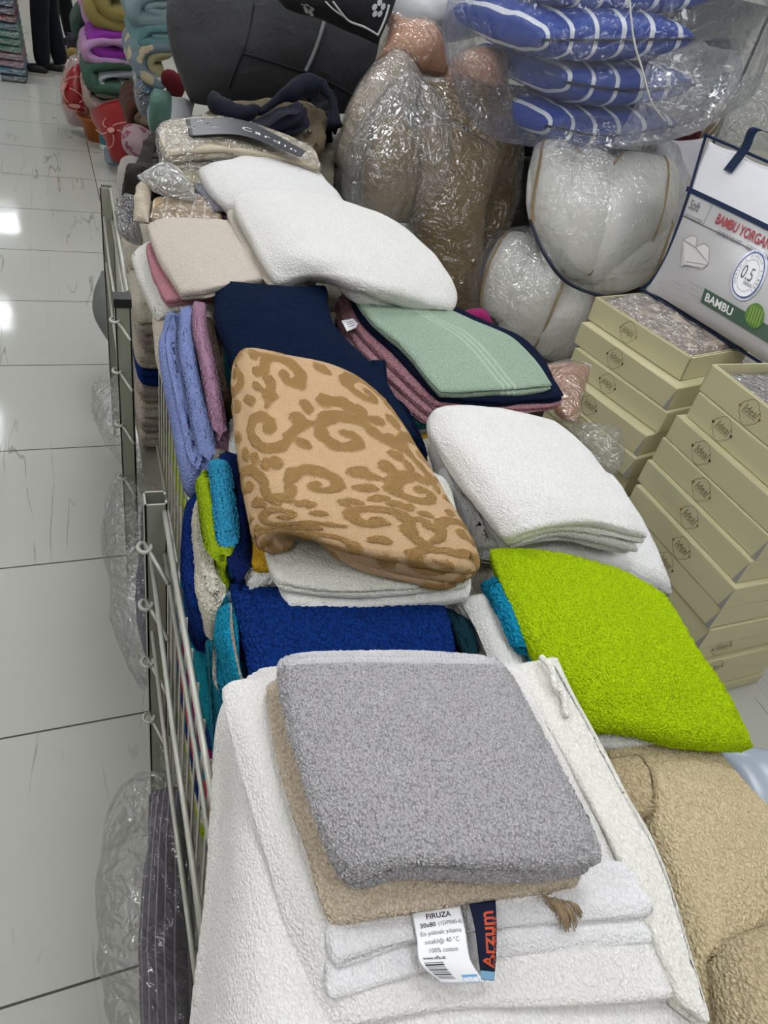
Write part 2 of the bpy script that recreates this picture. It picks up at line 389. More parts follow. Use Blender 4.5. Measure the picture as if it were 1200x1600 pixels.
def ribbon(name, path, th, y0, y1, mat, parent=None, seed=1, puff=.012, quilt=.14, ny=26, steps=9, yshift=None):
    """thick folded comforter seen from its end: path in the x-z plane, depth from y0 to y1"""
    P = np.array(path, float); t = np.linspace(0, 1, (len(P)-1)*steps+1); P = wts(t, len(P))@P; m = len(P)
    T_ = np.gradient(P, axis=0); T_ /= np.linalg.norm(T_, axis=1)[:, None]+1e-9; Nn = np.stack([-T_[:, 1], T_[:, 0]], 1)
    s = np.concatenate([[0], np.cumsum(np.linalg.norm(np.diff(P, axis=0), axis=1))]); tot = s[-1]
    w = np.sqrt(np.clip(1-np.clip((th/2-s)/(th/2), 0, 1)**2, 0, 1))*np.sqrt(np.clip(1-np.clip((s-tot+th/2)/(th/2), 0, 1)**2, 0, 1))
    V = []; UV = []
    for j in range(ny):
        q = -math.cos(PI*j/(ny-1)); y = y0+(y1-y0)*(q+1)/2
        e = math.sqrt(max(0, 1-abs(q)**7))
        hh = th/2*w*(.25+.75*e)*(1+puff/th*3*np.abs(np.sin(PI*s/quilt))*abs(math.sin(PI*(y-y0)/quilt)))
        up = P+Nn*hh[:, None]; dn = P-Nn*hh[:, None]
        ring = np.concatenate([up, dn[::-1]]); V.append(np.stack([ring[:, 0], np.full(len(ring), y), ring[:, 1]], 1))
        UV.append(np.stack([np.concatenate([s, s[::-1]]), np.full(len(ring), y)], 1))
    n = 2*m; V = np.concatenate(V); UV = np.concatenate(UV)
    V = V+(.006*fbm(V*9, seed, 3))[:, None]*np.array([.6, .6, 1])
    Fs = []
    for j in range(ny-1):
        a = j*n+np.arange(n); b = j*n+(np.arange(n)+1) % n; Fs.append(np.stack([a, b, b+n, a+n], 1))
    Fs = np.concatenate(Fs).tolist()
    for j in (0, ny-1):
        for k in range(m-1):
            a = j*n+k; c = j*n+(n-1-k); f = (a, a+1, c-1, c); Fs.append(f if j else f[::-1])
    return mobj(name, V, Fs, mat, parent, uv=UV)
def yz(path, y): return [(aty(px, py, y)[0], aty(px, py, y)[2]) for px, py in path]
def text_geo(body, size=1.0, align='CENTER', offset=0.0, shear=0.0, spacing=1.0):
    c = bpy.data.curves.new('t', 'FONT'); c.body = body; c.size = size; c.align_x = align; c.align_y = 'CENTER'; c.offset = offset; c.shear = shear
    c.space_character = spacing; c.resolution_u = 3; o = bpy.data.objects.new('t', c); COL.objects.link(o)
    dg = bpy.context.evaluated_depsgraph_get(); me = bpy.data.meshes.new_from_object(o.evaluated_get(dg))
    V = np.array([v.co[:] for v in me.vertices]); Fs = [tuple(p.vertices) for p in me.polygons]
    bpy.data.objects.remove(o); bpy.data.curves.remove(c); bpy.data.meshes.remove(me); return V.reshape(-1, 3), Fs
def onplane(V, o, ex, ey, en, eps=.0006):
    V = np.asarray(V, float); return np.array(o)+V[:, :1]*np.array(ex)+V[:, 1:2]*np.array(ey)+eps*np.array(en)
def onpatch(V, C, eps=.0006, W=None, L=None):
    """V in metres from the patch's top-left corner: x right, y down"""
    w, l = size(C); u = V[:, 0]/w; v = V[:, 1]/l; return patch(C, u, v)+pnorm(C, u, v)*eps
def strip_geo(pts, w):
    """flat 2-D line of width w through pts -> verts, quads"""
    P = np.array(pts, float); T_ = np.gradient(P, axis=0); T_ /= np.linalg.norm(T_, axis=1)[:, None]+1e-9; Nn = np.stack([-T_[:, 1], T_[:, 0]], 1)
    w = np.full(len(P), w) if np.isscalar(w) else np.asarray(w)
    V = np.concatenate([P+Nn*w[:, None]/2, P-Nn*w[:, None]/2]); n = len(P)
    return np.c_[V, np.zeros(2*n)], [(i, i+1, n+i+1, n+i) for i in range(n-1)]

# ================================================================ the setting
def floor_mat():
    m, nt, N, out, L = newmat('marble_tile')
    ob = N('TexCoord').outputs['Object']
    mp = N('Mapping'); L(ob, mp.inputs[0]); mp.inputs['Rotation'].default_value = (0, 0, math.radians(-1.8))
    sx = N('SeparateXYZ'); L(mp.outputs[0], sx.inputs[0])
    def joint(ax, pitch, off, w):
        a = math_n(N, L, 'ADD', sx.outputs[ax], off+pitch*40); a = math_n(N, L, 'MODULO', a, pitch)
        a = math_n(N, L, 'SUBTRACT', a, pitch/2); a = math_n(N, L, 'ABSOLUTE', a); return math_n(N, L, 'GREATER_THAN', a, pitch/2-w)
    jx = joint(0, 1.15, .9225, .0025); jy = joint(1, .575, .043, .0025)
    j = math_n(N, L, 'MAXIMUM', jx, jy)
    # long thin diagonal veins
    mv = N('Mapping'); L(ob, mv.inputs[0]); mv.inputs['Rotation'].default_value = (0, 0, math.radians(17)); mv.inputs['Scale'].default_value = (6, .55, 1)
    nv = N('TexNoise'); L(mv.outputs[0], nv.inputs['Vector']); nv.inputs['Scale'].default_value = 1.6; nv.inputs['Detail'].default_value = 2.5; nv.inputs['Distortion'].default_value = .25
    v = math_n(N, L, 'ABSOLUTE', math_n(N, L, 'SUBTRACT', nv.outputs['Fac'], .5)); v = math_n(N, L, 'LESS_THAN', v, .008)
    n2 = noise_tex(N, L, ob, 2.3, 3, .6, .4); g = N('MapRange'); L(n2, g.inputs['Value']); g.inputs['From Min'].default_value = .5; g.inputs['From Max'].default_value = .62
    v = math_n(N, L, 'MULTIPLY', v, g.outputs[0])
    cl = noise_tex(N, L, mv.outputs[0], .7, 4)
    c = mixc(N, L, math_n(N, L, 'MULTIPLY', cl, .16), hexc('#b9b9b1'), hexc('#94948c'))
    c = mixc(N, L, math_n(N, L, 'MULTIPLY', v, .6), c, hexc('#77776f')); c = mixc(N, L, j, c, hexc('#4c4a44'))
    b = N('BsdfPrincipled'); L(c, b.inputs['Base Color']); b.inputs['Roughness'].default_value = .09; b.inputs['Specular IOR Level'].default_value = .55
    bp = N('Bump'); L(noise_tex(N, L, ob, 3, 2), bp.inputs['Height']); bp.inputs['Distance'].default_value = .0012
    L(bp.outputs[0], b.inputs['Normal']); L(b.outputs[0], out.inputs[0]); return m
X0, X1, Y0, Y1, ZC = -2.6, 4.6, -2.2, 15.0, 3.0
Geo().aab(X0, X1, Y0, Y1, -.05, 0).obj('floor', floor_mat())['kind'] = 'structure'
wallm = plain('wall_paint', '#d9d6cd', .8)
for nm, g in (('wall_left', (X0-.1, X0, Y0, Y1, 0, ZC)), ('wall_right', (X1, X1+.1, Y0, Y1, 0, ZC)), ('wall_back', (X0, X1, Y1, Y1+.1, 0, ZC)), ('wall_front', (X0, X1, Y0-.1, Y0, 0, ZC))):
    Geo().aab(*g).obj(nm, wallm)['kind'] = 'structure'
Geo().aab(X0, X1, Y0, Y1, ZC, ZC+.08).obj('ceiling', plain('ceiling_paint', '#e4e2dc', .9))['kind'] = 'structure'
lm = plain('light_diffuser', '#f7faff', .5, emit=LIGHT); fm = plain('light_frame', '#e8e8e6', .5)
for lx in (-1.15, .55, 2.2):
    for ly in (-.6, .9, 2.7, 4.6, 6.8, 9.2, 12.2):
        t = thing('ceiling_light', (lx, ly, ZC-.05), 'square recessed ceiling light panel', 'ceiling light', 'ceiling light panels'); 
        g = Geo(); g.aab(lx-.31, lx+.31, ly-.31, ly-.3, ZC-.05, ZC-.002); g.aab(lx-.31, lx+.31, ly+.3, ly+.31, ZC-.05, ZC-.002); g.aab(lx-.31, lx-.3, ly-.3, ly+.3, ZC-.05, ZC-.002); g.aab(lx+.3, lx+.31, ly-.3, ly+.3, ZC-.05, ZC-.002)
        g.obj('frame', fm, t); Geo().aab(lx-.3, lx+.3, ly-.3, ly+.3, ZC-.045, ZC-.03).obj('diffuser', lm, t)

# ================================================================ wire bin that holds the towels
BX0, BX1, BY0, BY1, BZ = .092, 1.02, .12, 2.42, .88
wirem = plain('grey_wire', '#b9b9ae', .35, .3); postm = plain('post_paint', '#98998b', .4, .2); blackp = plain('black_plastic', '#16171a', .5)
bin_ = thing('wire_basket', (.5, 1.2, 0), 'long grey wire mesh bin with square posts heaped with folded towels', 'wire bin')
for (x, y, zt) in ((BX0-.012, .915, BZ+.012), (BX0-.014, 1.64, BZ+.0), (BX0-.012, 2.37, BZ), (BX0-.012, .16, BZ), (BX1+.012, .16, .62), (BX1+.012, .915, .62), (BX1+.012, 1.64, .62), (BX1+.012, 2.37, .62)):
    g = Geo(); w = .017
    # open C channel
    g.aab(x-w, x-w+.003, y-w, y+w, 0, zt); g.aab(x-w, x+w, y-w, y-w+.003, 0, zt); g.aab(x-w, x+w, y+w-.003, y+w, 0, zt)
    g.aab(x+w-.003, x+w, y-w, y-w+.010, 0, zt); g.aab(x+w-.003, x+w, y+w-.010, y+w, 0, zt)
    g.obj('post', postm, bin_)
    if abs(y-1.64) < .01 and x < .5:
        Geo().aab(x-w-.002, x+w+.002, y-w-.002, y+w+.002, zt-.018, zt+.003).obj('post_cap', blackp, bin_)
def panel(x, y0, y1, zt, zb, nm='wire_panel', step=.052):
    g = Geo(); r = .0032
    for z in (zt, zt-.09, (zt+zb)/2, zb): g.tube([(x, y0, z), (x, y1, z)], .0042 if z == zt else .0034)
    n = int((y1-y0)/step)
    for i in range(n+1):
        y = y0+(y1-y0)*i/n; g.tube([(x+.006, y, zb-.01), (x+.006, y, zt-.004)], .0021, 6)
    return g.obj(nm, wirem, bin_, smooth=True)
panel(BX0, .19, .895, BZ, .10); panel(.148, .94, 1.61, BZ, .10); panel(BX0, 1.67, 2.35, BZ, .10)
panel(BX1, .19, 2.35, .60, .10)
for y in (.17, 2.36):
    g = Geo()
    for z in (.60, .35, .12): g.tube([(BX0, y, z), (BX1, y, z)], .004)
    for i in range(30): x = BX0+(BX1-BX0)*(i+.5)/30; g.tube([(x, y, .1), (x, y, .60)], .0019, 5)
    g.obj('end_panel', wirem, bin_, smooth=True)
# curled wire hooks that clip the panels onto the posts
for y in (.9, 1.655):
    for z in (.83, .70, .55, .38):
        a = np.linspace(0, 1.6*PI, 12); pts = [(BX0-.032-.010*math.sin(q), y-.028+.012*math.cos(q), z) for q in a]
        pts = [(BX0-.004, y-.10, z-.012)]+[(BX0-.018, y-.06, z-.004)]+pts
        Geo().tube(pts, .0034, 6).obj('wire_hook', wirem, bin_, smooth=True)
# second, lower rod hung outside the panels
for (y0, y1, z) in ((.25, .88, .80), (.25, .88, .62), (1.68, 2.34, .80), (1.68, 2.34, .66)):
    Geo().tube([(BX0-.022, y0, z), (BX0-.024, (y0+y1)/2, z-.006), (BX0-.022, y1, z)], .0036, 6).obj('side_rod', wirem, bin_, smooth=True)
g = Geo(); g.aab(BX0+.02, BX1-.02, .2, 2.34, .40, .415); g.obj('base_board', plain('board', '#8a857a', .7), bin_)

# ================================================================ towels
WH = '#ece9e4'; WH2 = '#f1efee'
def towel(C, T, mat, label, group=None, name='folded_towel', cat='towel', grow=1.02, **k):
    C = expand(C, grow)
    return tag(slab(name, C, T, mat, **k), label, cat, group)

# ---- stock standing under the display, seen through the wires
stock = [('#8e1758', 'magenta'), ('#147f90', 'teal'), ('#9db81e', 'lime green'), ('#b9a9a2', 'pale mauve'), ('#16326f', 'navy blue'), ('#c8bfae', 'cream'), ('#b98a3c', 'mustard'), ('#c04a52', 'coral red')]
cellrows = [(.20, .55), (.57, .90), (.94, 1.27), (1.29, 1.62), (1.69, 2.0), (2.02, 2.33)]
order = [[5, 3, 0, 4, 2, 1, 7, 0], [2, 5, 4, 7, 1, 0, 4, 1], [5, 2, 5, 4, 2, 0, 1, 0], [3, 5, 2, 3, 1, 0, 4, 1], [5, 3, 5, 3, 4, 5, 3, 5], [3, 5, 3, 3, 5, 5, 3, 5]]
where = ['nearest bay', 'second bay', 'third bay', 'fourth bay', 'fifth bay', 'farthest bay']
lev = ['lowest', 'second from the bottom', 'third up', 'fourth up', 'fourth from the top', 'third from the top', 'second from the top', 'topmost']
for r, (y0, y1) in enumerate(cellrows):
    z = .418; TT = .045 if r < 4 else .048
    for q in range(8):
        c, nm = stock[order[r][q]]; dx = RNG.uniform(0, .008); zt = z+TT-.002
        xl = (.166 if r in (2, 3) else BX0+.014)+dx; C = np.array([[(xl, y1, zt), (BX0+.36, y1, zt)], [(xl, y0, zt), (BX0+.36, y0, zt)]])
        towel(C, TT-.003, terry(c, .004, .0015), '%s folded towel behind the wires, %s in the %s' % (nm, lev[q], where[r]),
              group='towels stacked behind the wire panels', res=.012, down=(0, 0, -1), grow=1.0, seed=q+r*9, edges=('f', '2', 'f', 'f'))
        z += TT
# ---- hidden bulk on the right side of the bin
for k, (x0, x1, y0, y1, zt) in enumerate(((.47, .66, .22, .60, .84), (.47, .86, .64, 1.15, .84), (.47, .96, 1.19, 1.75, .82), (.47, 1.0, 1.79, 2.33, .84))):
    z = .418; n = 4; TT = (zt-.418)/n
    for q in range(n):
        z += TT; C = np.array([[(x0, y1, z-.002), (x1, y1, z-.002)], [(x0, y0, z-.002), (x1, y0, z-.002)]])
        towel(C, TT-.003, terry('#cfcabd', .004, .0015), 'cream folded bath towel, %s, in the %s hidden under the display' % (['lowest', 'second from the bottom', 'third up', 'topmost'][q], ['front stack', 'second stack', 'third stack', 'rear stack'][k]), group='bath towels stacked under the display', res=.03, down=(0, 0, -1), grow=1.0, seed=q+k*7, edges=('f', '2', 'f', 'f'))

# ---- front pile ------------------------------------------------
def band(f0, f1):
    def f(u, v, W, L): s = v/L; return ((s > f0) & (s < f1)).astype(float)
    return f
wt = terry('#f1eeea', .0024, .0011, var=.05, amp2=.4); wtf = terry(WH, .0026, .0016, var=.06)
# lowest white bath towel hanging over the bin's left side
towel(A([(415, 1035, .955), (470, 1030, .985), (560, 1030, .985), (720, 1030, .985), (800, 1040, .985)],
        [(345, 1100, .90), (420, 1110, .985), (560, 1120, .985), (720, 1120, .985), (840, 1120, .985)],
        [(326, 1260, .86), (400, 1270, .975), (560, 1290, .985), (760, 1290, .985), (950, 1250, .985)],
        [(308, 1440, .83), (390, 1440, .965), (560, 1450, .98), (790, 1450, .98), (1020, 1400, .98)],
        [(283, 1640, .80), (370, 1700, .95), (560, 1720, .97), (830, 1720, .97), (1140, 1640, .96)]),
      .035, terry('#f2efec', .0024, .0011, var=.05, amp2=.35, col2='#eceae6'), 'largest white towel, woven border hanging down over the bin edge under the front pile',
      edges=('f', '2', '1', '2'), res=.0035, jit=.004, corner=.04, pattern=lambda u, v, W, L: ((u > .014) & (u < .040)).astype(float)*(.5+.5*np.sign(np.sin(v*520)*np.sin(u*700))), pamp=.0018, seed=3, wave=.003)
# second white towel: rolled edge left of the taupe one
towel(A([(340, 1066, .985), (400, 1052, 1.0), (560, 1045, 1.0), (800, 1036, 1.0), (845, 1030, .995)],
        [(370, 1200, .985), (430, 1200, 1.003), (600, 1200, 1.003), (820, 1180, 1.003), (925, 1165, .99)],
        [(430, 1390, .98), (500, 1390, 1.0), (640, 1390, 1.0), (900, 1370, 1.0), (1025, 1360, .99)],
        [(485, 1640, .955), (560, 1600, .985), (700, 1580, .985), (960, 1570, .985), (1110, 1560, .98)]),
      .03, wt, 'white towel with a rolled long edge, second from the bottom of the front pile', edges=('f', '3', 'f', '3'), res=.0035, jit=.006, corner=.05, seed=5, wave=.004)
rib = lambda u, v, W, L: ((v > L-.030)).astype(float)*(.5+.5*np.sign(np.sin(u*1100)))
wfr = terry('#f3f1f1', .0022, .0010, var=.05)
towel(A([(560, 1330, 1.012), (760, 1330, 1.016), (990, 1340, 1.010)], [(515, 1430, 1.008), (760, 1400, 1.015), (1020, 1395, 1.006)], [(520, 1520, .998), (700, 1462, 1.008), (1036, 1436, 1.002)]), .011, wfr,
      'white hand towel directly under the taupe towel, ribbed front hem', edges=('f', '2', 'f', '2'), res=.0028, jit=.004, corner=.05, seed=9, wave=.003, pattern=rib, pamp=.0012, grow=1.0)
towel(A([(560, 1370, 1.0), (800, 1380, 1.004), (1010, 1390, .998)], [(512, 1480, .996), (760, 1450, 1.003), (1045, 1440, .994)], [(512, 1572, .986), (720, 1512, .996), (1062, 1474, .990)]), .012, wfr,
      'white hand towel one below the ribbed one, corner pointing right', edges=('f', '2', 'f', '2'), res=.0028, jit=.004, corner=.05, seed=10, wave=.004, pattern=rib, pamp=.001, grow=1.0)
towel(A([(580, 1400, .989), (800, 1410, .991), (1020, 1420, .985)], [(530, 1500, .985), (760, 1500, .990), (1055, 1470, .982)], [(525, 1625, .972), (740, 1562, .984), (1072, 1505, .978)]), .012, wfr,
      'white hand towel third below the taupe one, soft wavy front edge', edges=('f', '2', 'f', '2'), res=.0028, jit=.004, corner=.05, seed=11, wave=.005, grow=1.0)
# white towel with stitched hem on the right of the pile
towel(A([(795, 1045, 1.0), (872, 1025, 1.0)], [(850, 1120, 1.006), (903, 1090, 1.0)], [(935, 1270, 1.006), (985, 1235, .998)], [(1000, 1400, 1.002), (1050, 1370, .992)], [(1060, 1560, .99), (1118, 1600, .985)]),
      .02, terry('#eeebe2', .003, .0012, var=.06), 'narrow white towel with a stitched hem slanting down the right of the grey towel', edges=('1', '2', '2', '1'), res=.003, jit=.004, corner=.03, seed=12, wave=.002)
tag(tube('towel_corner', [at(845, 1026, 1.012), at(862, 1046, 1.014), at(866, 1072, 1.012), at(880, 1085, 1.01), at(884, 1120, 1.006)], .004, terry('#f4f2ea', .003, .001), n=7), 'frayed white hem fold beside the lime towel corner', 'towel hem')
# taupe towel with tags and fringe
taupe = thing('folded_towel', at(700, 1300, 1.02), 'taupe towel with fringe and two tags between grey and white towels', 'towel')
TC = A([(402, 1056, 1.018), (470, 1045, 1.034), (640, 1045, 1.034), (790, 1050, 1.032)],
       [(432, 1200, 1.018), (500, 1200, 1.036), (680, 1200, 1.036), (860, 1200, 1.034)],
       [(470, 1330, 1.018), (545, 1330, 1.036), (720, 1330, 1.036), (915, 1320, 1.032)],
       [(508, 1462, 1.006), (600, 1436, 1.024), (740, 1414, 1.024), (922, 1392, 1.02)])
slab('towel_body', TC, .026, terry('#d6c6b0', .0028, .0022, var=.13, real=True), taupe, edges=('f', '3', 'f', '3'), res=.0022, jit=.006, corner=.05, seed=21, groove=1.4)
# fringe tassel
g = Geo()
for k in range(70):
    a = RNG.uniform(-1, 1); s = at(868+a*24, 1405+a*6+RNG.uniform(-3, 3), 1.018); e = at(872+a*22+RNG.uniform(-5, 8)+12, 1455-abs(a-.2)*34+RNG.uniform(-6, 4), 1.006)
    mid = (s+e)/2+np.array([RNG.uniform(-.002, .002), 0, .003]); g.tube(wts(np.linspace(0, 1, 7), 3)@np.array([s, mid, e]), .0006, 4)
g.obj('fringe', cloth('#a18c70', .9), taupe, smooth=True)
# paper care label
LC = A([(644, 1426, 1.014), (683, 1420, 1.018), (719, 1415, 1.018)], [(651, 1465, 1.016), (690, 1459, 1.02), (727, 1455, 1.02)], [(657, 1505, 1.012), (697, 1503, 1.014), (735, 1500, 1.012)], [(690, 1535, 1.003), (722, 1536, 1.003), (757, 1535, 1.003)])
def sheet(name, C, mat, parent, th=.0006, n=24):
    a, b = np.meshgrid(np.linspace(0, 1, n), np.linspace(0, 1, n)); P = patch(C, a.ravel(), b.ravel()); Nn = pnorm(C, a.ravel(), b.ravel())
    V = np.concatenate([P+Nn*th/2, P-Nn*th/2]); Fs = gridfaces(n, n, 0, True).tolist()+gridfaces(n, n, n*n).tolist()
    idx = np.arange(n*n).reshape(n, n); loop = np.concatenate([idx[0, :-1], idx[:-1, -1], idx[-1, ::-1][:-1], idx[::-1, 0][:-1]])
    Fs += [(int(p), int(q), int(q+n*n), int(p+n*n)) for p, q in zip(loop, np.roll(loop, -1))]
    return mobj(name, V, Fs, mat, parent)
paper = plain('label_paper', '#f4f4f6', .5); ink = plain('label_ink', '#17171a', .6); inkg = plain('label_ink_grey', '#5b5b60', .6)
lab = sheet('care_label', LC, paper, taupe, n=30); tag(lab, 'white printed paper care label')
LW, LL = size(LC)
def label_text(C, s, x, y, h, mat, parent, name='printing', align='CENTER', bold=0.0, rot=0.0, eps=.0007, sx=1.0):
    V, Fs = text_geo(s, 1.0, align, bold); V = V.copy(); V[:, 0] *= h*sx; V[:, 1] *= h
    c, n_ = math.cos(rot), math.sin(rot); X = V[:, 0]*c-V[:, 1]*n_; Y = V[:, 0]*n_+V[:, 1]*c
    # cut long faces finely enough to follow the bend
    P = onpatch(np.stack([x+X, y-Y], 1), C, eps); return P, Fs
g = Geo(); gg = Geo()
for s, x, y, h, b, gr in (('FIRUZA', .5, .095, .0062, .02, 0), ('50x80', .26, .205, .0050, .016, 0), ('(1DP000-6)', .72, .205, .0044, 0, 1), ('En yüksek yıkama', .5, .31, .0048, 0, 1), ('sicaklığı 40 °C', .5, .415, .0048, 0, 1), ('100% cotton', .5, .52, .0046, 0, 1), ('www.effa.az', .30, .605, .0036, .01, 0)):
    P, Fs = label_text(LC, s, x*LW, y*LL, h, None, None, bold=b); (gg if gr else g).add(P, Fs)
yb = .66
for k in range(11):
    w_ = [.010, .022, .008, .006, .016, .006, .010, .02, .006, .012, .008][k]; x0, x1 = .07, .44
    V = [(x0*LW, yb*LL), (x1*LW, yb*LL), (x1*LW, (yb+w_)*LL), (x0*LW, (yb+w_)*LL)]; g.add(onpatch(np.array(V), LC, .0007), [(3, 2, 1, 0)]); yb += w_+.014
g.obj('printing', ink, lab); gg.obj('printing', inkg, lab)
g = Geo(); V = [(.62*LW, .865*LL), (.95*LW, .865*LL), (.95*LW, .90*LL), (.62*LW, .90*LL)]; g.add(onpatch(np.array(V), LC, .0007), [(3, 2, 1, 0)])
for bx in (.66, .86):
    sq = [(bx*LW+.003*math.cos(q), .945*LL+.0026*math.sin(q)) for q in np.linspace(0, 2*PI, 9)]; V, Fs = strip_geo(sq, .0004); g.add(onpatch(V, LC, .0007), Fs)
g.obj('label_mark', plain('label_blue', '#6aa9dd', .5), lab)
# navy woven tag, standing a little on edge
NC = A([(733, 1412, 1.03), (774, 1406, 1.03)], [(742, 1450, 1.024), (776, 1448, 1.026)], [(747, 1492, 1.016), (775, 1494, 1.018)], [(752, 1530, 1.004), (772, 1532, 1.006)])
nav = sheet('woven_tag', NC, cloth('#0d1430', .7, .0006), taupe, .0012, 20); tag(nav, 'navy woven tag with orange lettering'); NW, NL = size(NC)
g = Geo(); P, Fs = label_text(NC, 'Arzum', .60*NW, .47*NL, .0145, None, None, rot=PI/2, bold=.02, sx=1.0); g.add(P, Fs)
P, Fs = label_text(NC, 'www.elfa.az', .88*NW, .52*NL, .0050, None, None, rot=PI/2, sx=1.5); g.add(P, Fs); g.obj('lettering', plain('orange_thread', '#c1491c', .7), nav)
g = Geo(); V = [(.02*NW, .87*NL), (.98*NW, .87*NL), (.98*NW, .99*NL), (.02*NW, .99*NL)]; g.add(onpatch(np.array(V), NC, .0009), [(3, 2, 1, 0)]); g.obj('size_patch', cloth('#7fb0cf', .7), nav)
# grey towel
gp = lambda u, v, W, L: np.clip(1-(v/L-.085)/.012, 0, 1)
greyC = A([(424, 1016, 1.058), (500, 1008, 1.072), (640, 1008, 1.074), (788, 1014, 1.066)],
          [(448, 1130, 1.062), (540, 1130, 1.078), (700, 1130, 1.08), (842, 1120, 1.070)],
          [(484, 1260, 1.062), (580, 1260, 1.080), (740, 1255, 1.080), (905, 1235, 1.070)],
          [(534, 1395, 1.052), (630, 1352, 1.074), (790, 1348, 1.074), (966, 1352, 1.062)])
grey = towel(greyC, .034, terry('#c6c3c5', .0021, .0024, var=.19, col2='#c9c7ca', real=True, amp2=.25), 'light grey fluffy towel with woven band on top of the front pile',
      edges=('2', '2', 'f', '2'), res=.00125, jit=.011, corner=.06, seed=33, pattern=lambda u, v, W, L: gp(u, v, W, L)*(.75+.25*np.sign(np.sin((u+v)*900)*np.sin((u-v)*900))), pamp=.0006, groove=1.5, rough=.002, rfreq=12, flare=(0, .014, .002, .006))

# ---- royal blue and neighbours ------------------------------------------------
towel(A([(352, 900, .925), (520, 915, .935), (700, 930, .93)], [(378, 985, .93), (540, 980, .945), (712, 975, .935)], [(396, 1062, .925), (560, 1050, .94), (722, 1020, .93)], [(430, 1150, .92), (560, 1130, .93), (740, 1110, .92)]),
      .05, terry('#11357c', .0042, .003, var=.22, real=True), 'royal blue fluffy towel between the patterned tan and grey towels', edges=('f', 'f', 'f', '2'), res=.003, seed=41, corner=.03)
towel(A([(688, 944, .915), (712, 950, .92)], [(712, 985, .918), (734, 985, .92)], [(736, 1050, .91), (752, 1050, .91)]), .05, terry('#12323c', .003, .001), 'dark teal towel edge showing beside the royal blue towel', edges=('f', 'f', 'f', 'f'), res=.004, seed=42)
towel(A([(690, 935, .90), (752, 920, .92), (790, 920, .915)], [(730, 985, .90), (775, 985, .925), (810, 985, .92)], [(765, 1060, .905), (800, 1060, .93), (850, 1060, .92)]), .04, terry('#eeece6', .003, .0012, var=.05), 'white ribbed towel lying between dark teal and turquoise towels', edges=('f', 'f', '3', 'f'), res=.003, seed=43, jit=.01)
# turquoise and taupe folded edge over the bin rim
def bandpat(u, v, W, L): return ((u/W > .70) & (u/W < .9)).astype(float)
towel(A([(338, 935, .905), (352, 915, .92), (372, 905, .915)], [(322, 990, .885), (350, 985, .925), (376, 985, .92)], [(333, 1040, .87), (362, 1040, .92), (388, 1055, .915)], [(342, 1090, .85), (370, 1090, .90), (410, 1100, .90)]),
      .05, terry('#1b93b6', .004, .003, var=.2, col2='#a89781'), 'turquoise towel with taupe stripe folded beside the royal blue towel', edges=('f', 'f', 'f', 'f'), res=.003, seed=44, pattern=bandpat)
towel(A([(316, 1000, .84), (330, 998, .86)], [(322, 1080, .82), (334, 1085, .85)], [(326, 1190, .78), (340, 1190, .82)]), .03, terry('#1f6f86', .004, .002), 'dark turquoise towel edge hanging inside the wires below the white pile', edges=('f', 'f', 'f', 'f'), res=.004, seed=45)

# ---- row of towels standing on edge at the left rim
def edge_towel(pts, w, depth, mat, label, seed=1, lean=.1, tw=None, res=.004, group=None, rough=.002):
    """towel standing on its long edge: pts = (px,py,z) along the visible top fold, w = thickness"""
    P = np.array([at(*p) for p in pts]); d = np.gradient(P, axis=0); d[:, 2] = 0; d /= np.linalg.norm(d, axis=1)[:, None]
    side = np.stack([d[:, 1], -d[:, 0], 0*d[:, 0]], 1)
    if side[:, 0].mean() < 0: side = -side
    C = np.array([[P[i]-side[i]*w*.5, P[i], P[i]+side[i]*w*.5] for i in range(len(P))])
    return towel(C, depth, mat, label, edges=('f', 'f', 'f', 'f'), res=res, down=(lean, 0, -1), seed=seed, corner=.12, round_=1.0, rough=rough, group=group, groove=0)
edge_towel([(308, 760, .90), (300, 830, .90), (300, 900, .895), (318, 965, .88)], .030, .10, terry('#0f2f74', .004, .002, var=.2), 'royal blue towel standing on edge nearest the bin rim', 51)
edge_towel([(322, 752, .93), (318, 815, .935), (324, 880, .93), (342, 948, .915)], .042, .10, terry('#d8d2c0', .0035, .0025, var=.12, real=True), 'cream fluffy towel standing on edge left of the lime strip', 52, res=.003)
edge_towel([(319, 728, .95), (330, 775, .955), (338, 830, .955), (352, 890, .945)], .018, .08, terry('#96b01a', .003, .0015, var=.15), 'narrow lime towel on edge between cream and turquoise', 53)
edge_towel([(338, 705, .955), (346, 750, .96), (353, 810, .96), (360, 872, .95)], .025, .09, terry('#3495be', .003, .0018, var=.15, real=True), 'turquoise towel on edge beside the narrow lime one', 54, res=.003)
edge_towel([(352, 690, .953), (366, 760, .953), (372, 830, .953), (374, 915, .94)], .024, .09, terry('#13255c', .003, .0015, var=.15), 'navy towel on edge squeezed between turquoise and white', 55)
